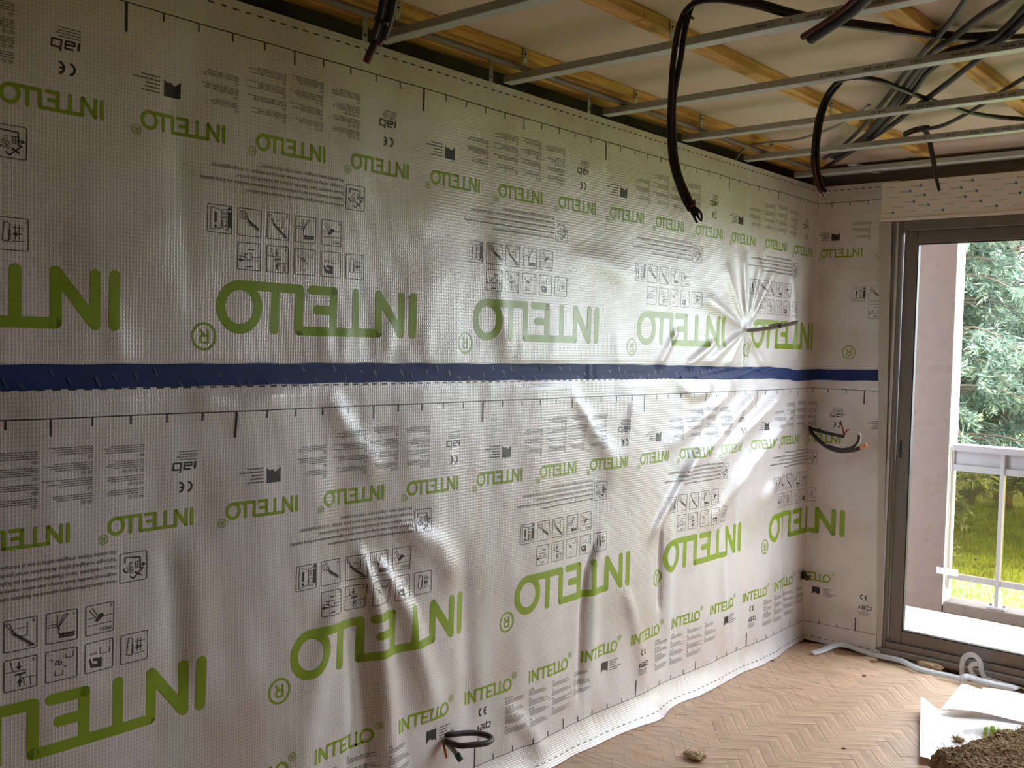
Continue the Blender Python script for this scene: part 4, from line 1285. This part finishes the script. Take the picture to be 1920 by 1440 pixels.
def conifer(name, label, loc, H, seed, lightshare=0.22):
    rg = random.Random(seed)
    nr = np.random.RandomState(seed)
    r = thing(name, label, 'tree', loc, 'conifers behind the lawn')
    x0, y0, z0 = loc
    MB().tube([(x0, y0, z0 - 0.1), (x0 + 0.05, y0, z0 + H * 0.5), (x0, y0 + 0.05, z0 + H)], 0.17, n=10, step=0.5, r1=0.03).build('trunk', 'bark', r, True)
    bk = MB()
    cen = []; dirs = []
    nb = 110
    for b in range(nb):
        f = (b + rg.random()) / nb
        zb = z0 + H * (0.16 + 0.82 * f)
        L = (1 - f) ** 0.7 * 2.0 * rg.uniform(0.7, 1.1) + 0.25
        a = rg.uniform(0, 6.28)
        dx, dy = math.cos(a), math.sin(a)
        P = [np.array((x0 + dx * L * t, y0 + dy * L * t, zb + L * (0.20 * t - 0.45 * t * t))) for t in (0, .35, .7, 1)]
        bk.tube([tuple(p) for p in P], 0.020, n=5, step=0.4, r1=0.005, cap=False)
        for q in range(int(5 + L * 9)):                  # side twigs, each carrying sprays of needles
            t = 0.15 + 0.85 * rg.random()
            i = min(2, int(t * 3)); u = t * 3 - i
            c = P[i] * (1 - u) + P[i + 1] * u
            sd = rg.choice((-1, 1)); l = rg.uniform(0.25, 0.60) * (1.15 - 0.6 * t)
            fx = dx * 0.6 - dy * sd * 0.8; fy = dy * 0.6 + dx * sd * 0.8
            e = c + np.array((fx * l, fy * l, -l * rg.uniform(0.15, 0.8)))
            for w in range(30):
                v = rg.random()
                p = c * (1 - v) + e * v
                d = np.array((fx * 0.6 + rg.uniform(-.8, .8), fy * 0.6 + rg.uniform(-.8, .8), rg.uniform(-.9, .35)))
                cen.append(p); dirs.append(d / np.linalg.norm(d) * rg.uniform(0.07, 0.17))
    cen = np.array(cen); dirs = np.array(dirs)
    n = len(cen)
    side = np.cross(dirs, nr.normal(size=(n, 3))); side /= np.linalg.norm(side, axis=1)[:, None] + 1e-9
    side *= nr.uniform(0.008, 0.019, (n, 1))
    V = np.stack([cen - side * 0.4, cen + dirs * 0.55 + side, cen + dirs, cen + dirs * 0.55 - side, ], 1)
    lightm = nr.rand(n) < lightshare
    for nm, mt, sel in (('foliage', 'needles', ~lightm), ('young_foliage', 'needles_light', lightm)):
        VV = V[sel].reshape(-1, 3)
        FF = np.arange(len(VV)).reshape(-1, 4)
        mesh_obj(nm, VV, FF.tolist(), mt, r)['kind'] = 'stuff'
    bk.build('branches', 'bark', r)
    return r
def tree_copy(src, label, loc, rz, sc):
    c = src.copy(); COL.objects.link(c); c.location = loc; c.rotation_euler = (0, 0, rz); c.scale = (sc, sc, sc); c['label'] = label
    for ch in src.children:
        d = ch.copy(); COL.objects.link(d); d.parent = c
    return c
cA = conifer('conifer', 'drooping conifer closest behind the balcony railing', (-2.55, 14.6, -1.35), 6.0, 5)
cB = conifer('conifer', 'second conifer left of the closest one, partly hidden by the pier', (-4.6, 16.4, -1.35), 6.6, 6, 0.3)
tree_copy(cA, 'conifer filling the gap to the right of the closest tree', (-0.7, 17.0, -1.35), 1.9, 1.08)
tree_copy(cB, 'conifer behind the closest tree', (-3.0, 19.6, -1.35), 0.8, 1.10)
tree_copy(cB, 'far conifer on the left end of the garden', (-7.6, 19.0, -1.35), 2.2, 1.1)
tree_copy(cA, 'far conifer in the middle of the garden', (-5.6, 22.5, -1.35), 4.4, 1.3)
tree_copy(cB, 'broad conifer at the back between the others', (-1.2, 22.0, -1.35), 5.5, 1.35)
tree_copy(cB, 'tall conifer far back on the left', (-8.6, 25.0, -1.35), 1.2, 1.5)
tree_copy(cA, 'conifer on the right end of the garden', (2.2, 18.6, -1.35), 3.1, 1.0)

# ------------------------------------------------------------------ things on the floor
def ribbon(name, path, width, mat, parent, up=(0, 0, 1), thick=0.0006, tw=None):
    P = smooth_path(path, 0.012)
    T = np.gradient(P, axis=0); T /= np.linalg.norm(T, axis=1)[:, None]
    V = []; F = []
    for i in range(len(P)):
        u = np.array(up, float) if tw is None else np.array(tw(i / (len(P) - 1)), float)
        sd = np.cross(T[i], u); l = np.linalg.norm(sd)
        sd = sd / l if l > 1e-6 else np.array((1.0, 0, 0))
        nn = np.cross(sd, T[i]) * thick
        V += [P[i] - sd * width / 2 - nn, P[i] + sd * width / 2 - nn, P[i] + sd * width / 2 + nn, P[i] - sd * width / 2 + nn]
    for i in range(len(P) - 1):
        for q in range(4):
            F.append((i * 4 + q, i * 4 + (q + 1) % 4, i * 4 + 4 + (q + 1) % 4, i * 4 + 4 + q))
    F += [(0, 3, 2, 1), tuple(len(V) - 4 + q for q in range(4))]
    return mesh_obj(name, V, F, mat, parent, True)
rbn = thing('tape_liner', 'long translucent liner strip lying from the corner along the threshold', 'plastic strip', (0.55, 3.93, 0.0))
ribbon('strip', [(0.183, 3.746, 0.012), (0.205, 3.82, 0.016), (0.235, 3.90, 0.030), (0.275, 3.945, 0.036), (0.34, 3.955, 0.022), (0.42, 3.955, 0.013), (0.50, 3.955, 0.014), (0.57, 3.945, 0.016), (0.62, 3.920, 0.014), (0.68, 3.89, 0.012), (0.76, 3.885, 0.011), (0.86, 3.893, 0.010), (0.91, 3.88, 0.010)], 0.030, 'film_strip', rbn, tw=lambda t: (0.25, -0.75, 0.75))
ribbon('strip_end', [(0.905, 3.862, 0.002), (0.900, 3.868, 0.022), (0.915, 3.885, 0.030), (0.955, 3.905, 0.018), (1.03, 3.915, 0.013), (1.11, 3.925, 0.012), (1.125, 3.92, 0.010)], 0.034, 'film_strip', rbn, tw=lambda t: (0.2, -0.7, 0.8))
rb2 = thing('tape_liner', 'curled translucent liner strip standing in a loop at the threshold', 'plastic strip', (0.93, 3.94, 0.0))
ribbon('loop', [(0.868, 3.955, 0.004), (0.866, 3.955, 0.060), (0.880, 3.955, 0.105), (0.915, 3.955, 0.122), (0.948, 3.955, 0.098), (0.958, 3.952, 0.055), (0.980, 3.950, 0.022), (1.04, 3.955, 0.012), (1.13, 3.965, 0.008), (1.25, 3.96, 0.006)], 0.026, 'film_strip', rb2, up=(0, 1, 0), tw=lambda t: (0.25, 1, 0.1) if t < 0.55 else (0.0, 1 - (t - .55) * 2.2, (t - .55) * 2.6))
ribbon('loop', [(0.945, 3.93, 0.090), (0.918, 3.93, 0.078), (0.912, 3.93, 0.058), (0.930, 3.93, 0.030), (0.955, 3.93, 0.008)], 0.022, 'film_strip', rb2, tw=lambda t: (0.3, 1, 0.1))
rb3 = thing('tape_liner', 'tiny curled liner end at the foot of the door frame', 'plastic strip', (0.44, 3.96, 0.0))
ribbon('curl', [(0.425, 3.965, 0.004), (0.424, 3.965, 0.022), (0.438, 3.965, 0.034), (0.452, 3.965, 0.022), (0.450, 3.965, 0.004)], 0.012, 'film_strip', rb3, tw=lambda t: (0, 1, 0.05))

def fibre_lump(name, label, cat, c, size, n, mat1, mat2, seed, group=None, flen=0.03):
    """a lump of loose fibre: a knobbly core and short fibres round it"""
    rg = random.Random(seed)
    r = thing(name, label, cat, (c[0], c[1], 0.0), group)
    V = []; F = []
    nu, nv = 18, 10
    for j in range(nv + 1):
        ph = math.pi * j / nv
        for i in range(nu):
            t = 2 * math.pi * i / nu
            k = 1 + 0.22 * math.sin(3 * t + seed) * math.sin(2 * ph + seed) + rg.uniform(-.12, .12)
            V.append((c[0] + size[0] * k * math.sin(ph) * math.cos(t), c[1] + size[1] * k * math.sin(ph) * math.sin(t), max(0.001, size[2] * (1 + k * math.cos(ph)) * 0.9 + c[2])))
    for j in range(nv):
        for i in range(nu):
            F.append((j * nu + i, j * nu + (i + 1) % nu, (j + 1) * nu + (i + 1) % nu, (j + 1) * nu + i))
    mesh_obj('core', V, F, mat1, r, True)
    k = MB()
    for q in range(n):
        ph = math.acos(rg.uniform(-0.3, 1)); t = rg.uniform(0, 6.28)
        p = np.array((c[0] + size[0] * math.sin(ph) * math.cos(t), c[1] + size[1] * math.sin(ph) * math.sin(t), size[2] * (1 + math.cos(ph)) * 0.9 + c[2]))
        d = np.array((rg.uniform(-1, 1), rg.uniform(-1, 1), rg.uniform(-.3, .7))) * flen * rg.uniform(.3, 1)
        w = np.array((rg.uniform(-1, 1), rg.uniform(-1, 1), rg.uniform(-1, 1))) * 0.0016
        e = p + d; e[2] = max(e[2], 0.001)
        k.add([p - w, p + w, e + w * .4, e - w * .4], [(0, 1, 2, 3)])
    o = k.build('fibres', mat2, r); o['kind'] = 'stuff'
    return r
fibre_lump('fibre_tuft', 'straw coloured insulation tuft lying on the threshold', 'insulation tuft', (0.715, 3.955, 0.0), (0.060, 0.030, 0.020), 260, 'fibre_light', 'fibre_light', 3)
fibre_lump('fibre_tuft', 'brown insulation tuft lying alone on the parquet', 'insulation tuft', (0.415, 2.150, 0.0), (0.045, 0.028, 0.012), 120, 'fibre_light', 'fibre_light', 8)
fibre_lump('fibre_tuft', 'small insulation clump resting on the white membrane offcut', 'insulation tuft', (1.128, 3.045, 0.012), (0.022, 0.014, 0.010), 80, 'fibre_light', 'fibre_light', 5)
for x, y, s, lab in ((0.075, 3.50, 1.0, 'dark splinter on the floor close to the wall'), (0.511, 3.609, 0.9, 'dark splinter on the parquet in front of the door'), (0.80, 2.66, 0.8, 'dark splinter at the lower edge beside the offcut')):
    o = MB().add([(x - .014 * s, y, 0.001), (x + .010 * s, y + .008 * s, 0.001), (x + .016 * s, y + .004, 0.003), (x - .004, y - .006 * s, 0.001), (x + .001, y + .001, 0.008 * s)],
                 [(0, 1, 4), (1, 2, 4), (2, 3, 4), (3, 0, 4), (0, 3, 2, 1)]).build('splinter', 'fibre_brown')
    tag(o, lab, 'splinter', 'wood splinters')

# membrane offcut: crumpled sheet pieces
oc = thing('membrane_offcut', 'crumpled white membrane offcut with green lettering lying on the parquet', 'membrane offcut', (1.15, 3.15, 0.0))
def patch(corners, nu, nv, fn):
    A, Bc, C_, D_ = [np.array(c, float) for c in corners]
    V = []
    for i in range(nu + 1):
        for j in range(nv + 1):
            u, v = i / nu, j / nv
            p = A * (1 - u) * (1 - v) + Bc * u * (1 - v) + C_ * u * v + D_ * (1 - u) * v
            V.append(p + np.array(fn(u, v, p)))
    F = [(i * (nv + 1) + j, (i + 1) * (nv + 1) + j, (i + 1) * (nv + 1) + j + 1, i * (nv + 1) + j + 1) for i in range(nu) for j in range(nv)]
    return np.array(V), F
def off_main(u, v, p):
    h = 0.010 + 0.006 * math.sin(9 * u + 3 * v) * math.sin(7 * v + 1)
    h += 0.050 * math.exp(-((u - 0.0) / 0.10) ** 2) * (0.35 + 0.65 * v ** 3)          # lifted left edge, peak at the far corner
    h += 0.055 * math.exp(-((v - 0.62 + 0.18 * u) / 0.07) ** 2) * min(1, max(0, (u - 0.35) / 0.25))   # rolled fold
    return (0, 0, h)
V, F = patch([(1.075, 2.735, 0), (1.42, 2.95, 0), (1.33, 3.62, 0), (0.875, 3.335, 0)], 40, 40, off_main)
mesh_obj('sheet', V, F, 'membrane', oc, True, V[:, :2])
OFFV = V.reshape(41, 41, 3)
def off_fold(u, v, p):
    return (0, 0, 0.030 + 0.035 * v + 0.010 * math.sin(6 * u) + 0.03 * math.exp(-((u) / .15) ** 2) * v)
V, F = patch([(0.965, 3.33, 0), (1.40, 3.50, 0), (1.37, 3.72, 0), (0.985, 3.545, 0)], 26, 12, off_fold)
mesh_obj('folded_flap', V, F, 'membrane', oc, True, V[:, :2])
V, F = patch([(1.05, 3.52, 0), (1.42, 3.62, 0), (1.40, 3.80, 0), (1.05, 3.645, 0)], 20, 8, lambda u, v, p: (0, 0, 0.012 + 0.05 * v + 0.008 * math.sin(5 * u + 1)))
mesh_obj('folded_flap', V, F, 'membrane', oc, True, V[:, :2])
# green letters on the rolled fold
def off_pos(u, v):
    i = np.clip(u * 40, 0, 39.99); j = np.clip(v * 40, 0, 39.99)
    a, b = int(i), int(j); fu, fv = i - a, j - b
    return (OFFV[a, b] * (1 - fu) * (1 - fv) + OFFV[a + 1, b] * fu * (1 - fv) + OFFV[a, b + 1] * (1 - fu) * fv + OFFV[a + 1, b + 1] * fu * fv) + np.array((0, 0, 0.0025))
lk = Ink()
lk.seg((0.0, 0), (0.0, 0.9), 0.16); lk.seg((0.26, 0), (0.26, 0.9), 0.16); lk.seg((0.26, 0.9), (0.55, 0.0), 0.16); lk.seg((0.55, 0), (0.55, 0.9), 0.16)
lk.seg((0.70, 0.86), (1.15, 0.86), 0.15); lk.seg((0.93, 0), (0.93, 0.9), 0.16); lk.seg((1.35, 0), (1.35, 0.9), 0.16); lk.seg((1.35, 0.86), (1.65, 0.86), 0.15)
LV = np.array([off_pos(0.55 + x * 0.20, 0.40 + y * 0.13 - 0.18 * (x * 0.2)) for x, y in lk.V])
mesh_obj('logo_print', LV, lk.F, 'print_green', oc)

# insulation batt at the lower right edge of the picture
bt = thing('insulation_batt', 'brown wood fibre insulation batt at the edge of the offcut', 'insulation batt', (1.45, 2.90, 0.0))
rg = np.random.RandomState(2)
nu, nv = 70, 70
A, Bq, Cq, Dq = [np.array(p) for p in ((1.118, 2.70, 0), (1.60, 2.35, 0), (1.95, 3.05, 0), (1.31, 3.30, 0))]
BV = []
for i in range(nu + 1):
    for j in range(nv + 1):
        u, v = i / nu, j / nv
        p = A * (1 - u) * (1 - v) + Bq * u * (1 - v) + Cq * u * v + Dq * (1 - u) * v
        e = min(u, 1 - u, v, 1 - v)
        n = rg.uniform(-1, 1)
        h = 0.060 * (1 - math.exp(-e * 60)) + 0.006 * n + 0.008 * math.sin(23 * u + 5 * v) * math.sin(17 * v) + 0.004
        BV.append((p[0] + rg.uniform(-1, 1) * 0.004, p[1] + rg.uniform(-1, 1) * 0.004, max(0.014, h + 0.014) if e > 0 else 0.014))
BF = [(i * (nv + 1) + j, (i + 1) * (nv + 1) + j, (i + 1) * (nv + 1) + j + 1, i * (nv + 1) + j + 1) for i in range(nu) for j in range(nv)]
mesh_obj('batt_body', BV, BF, 'fibre_brown', bt, False)
BV = np.array(BV)
k = MB(); rg2 = random.Random(31)
for q in range(7000):
    p = BV[rg2.randrange(len(BV))]
    d = np.array((rg2.uniform(-1, 1), rg2.uniform(-1, 1), rg2.uniform(-.1, .6))) * rg2.uniform(.008, .026)
    w = np.array((rg2.uniform(-1, 1), rg2.uniform(-1, 1), rg2.uniform(-1, 1))) * 0.0014
    k.add([p - w, p + w, p + d + w * .5, p + d - w * .5], [(0, 1, 2, 3)])
o = k.build('fibres', 'fibre_light', bt); o['kind'] = 'stuff'
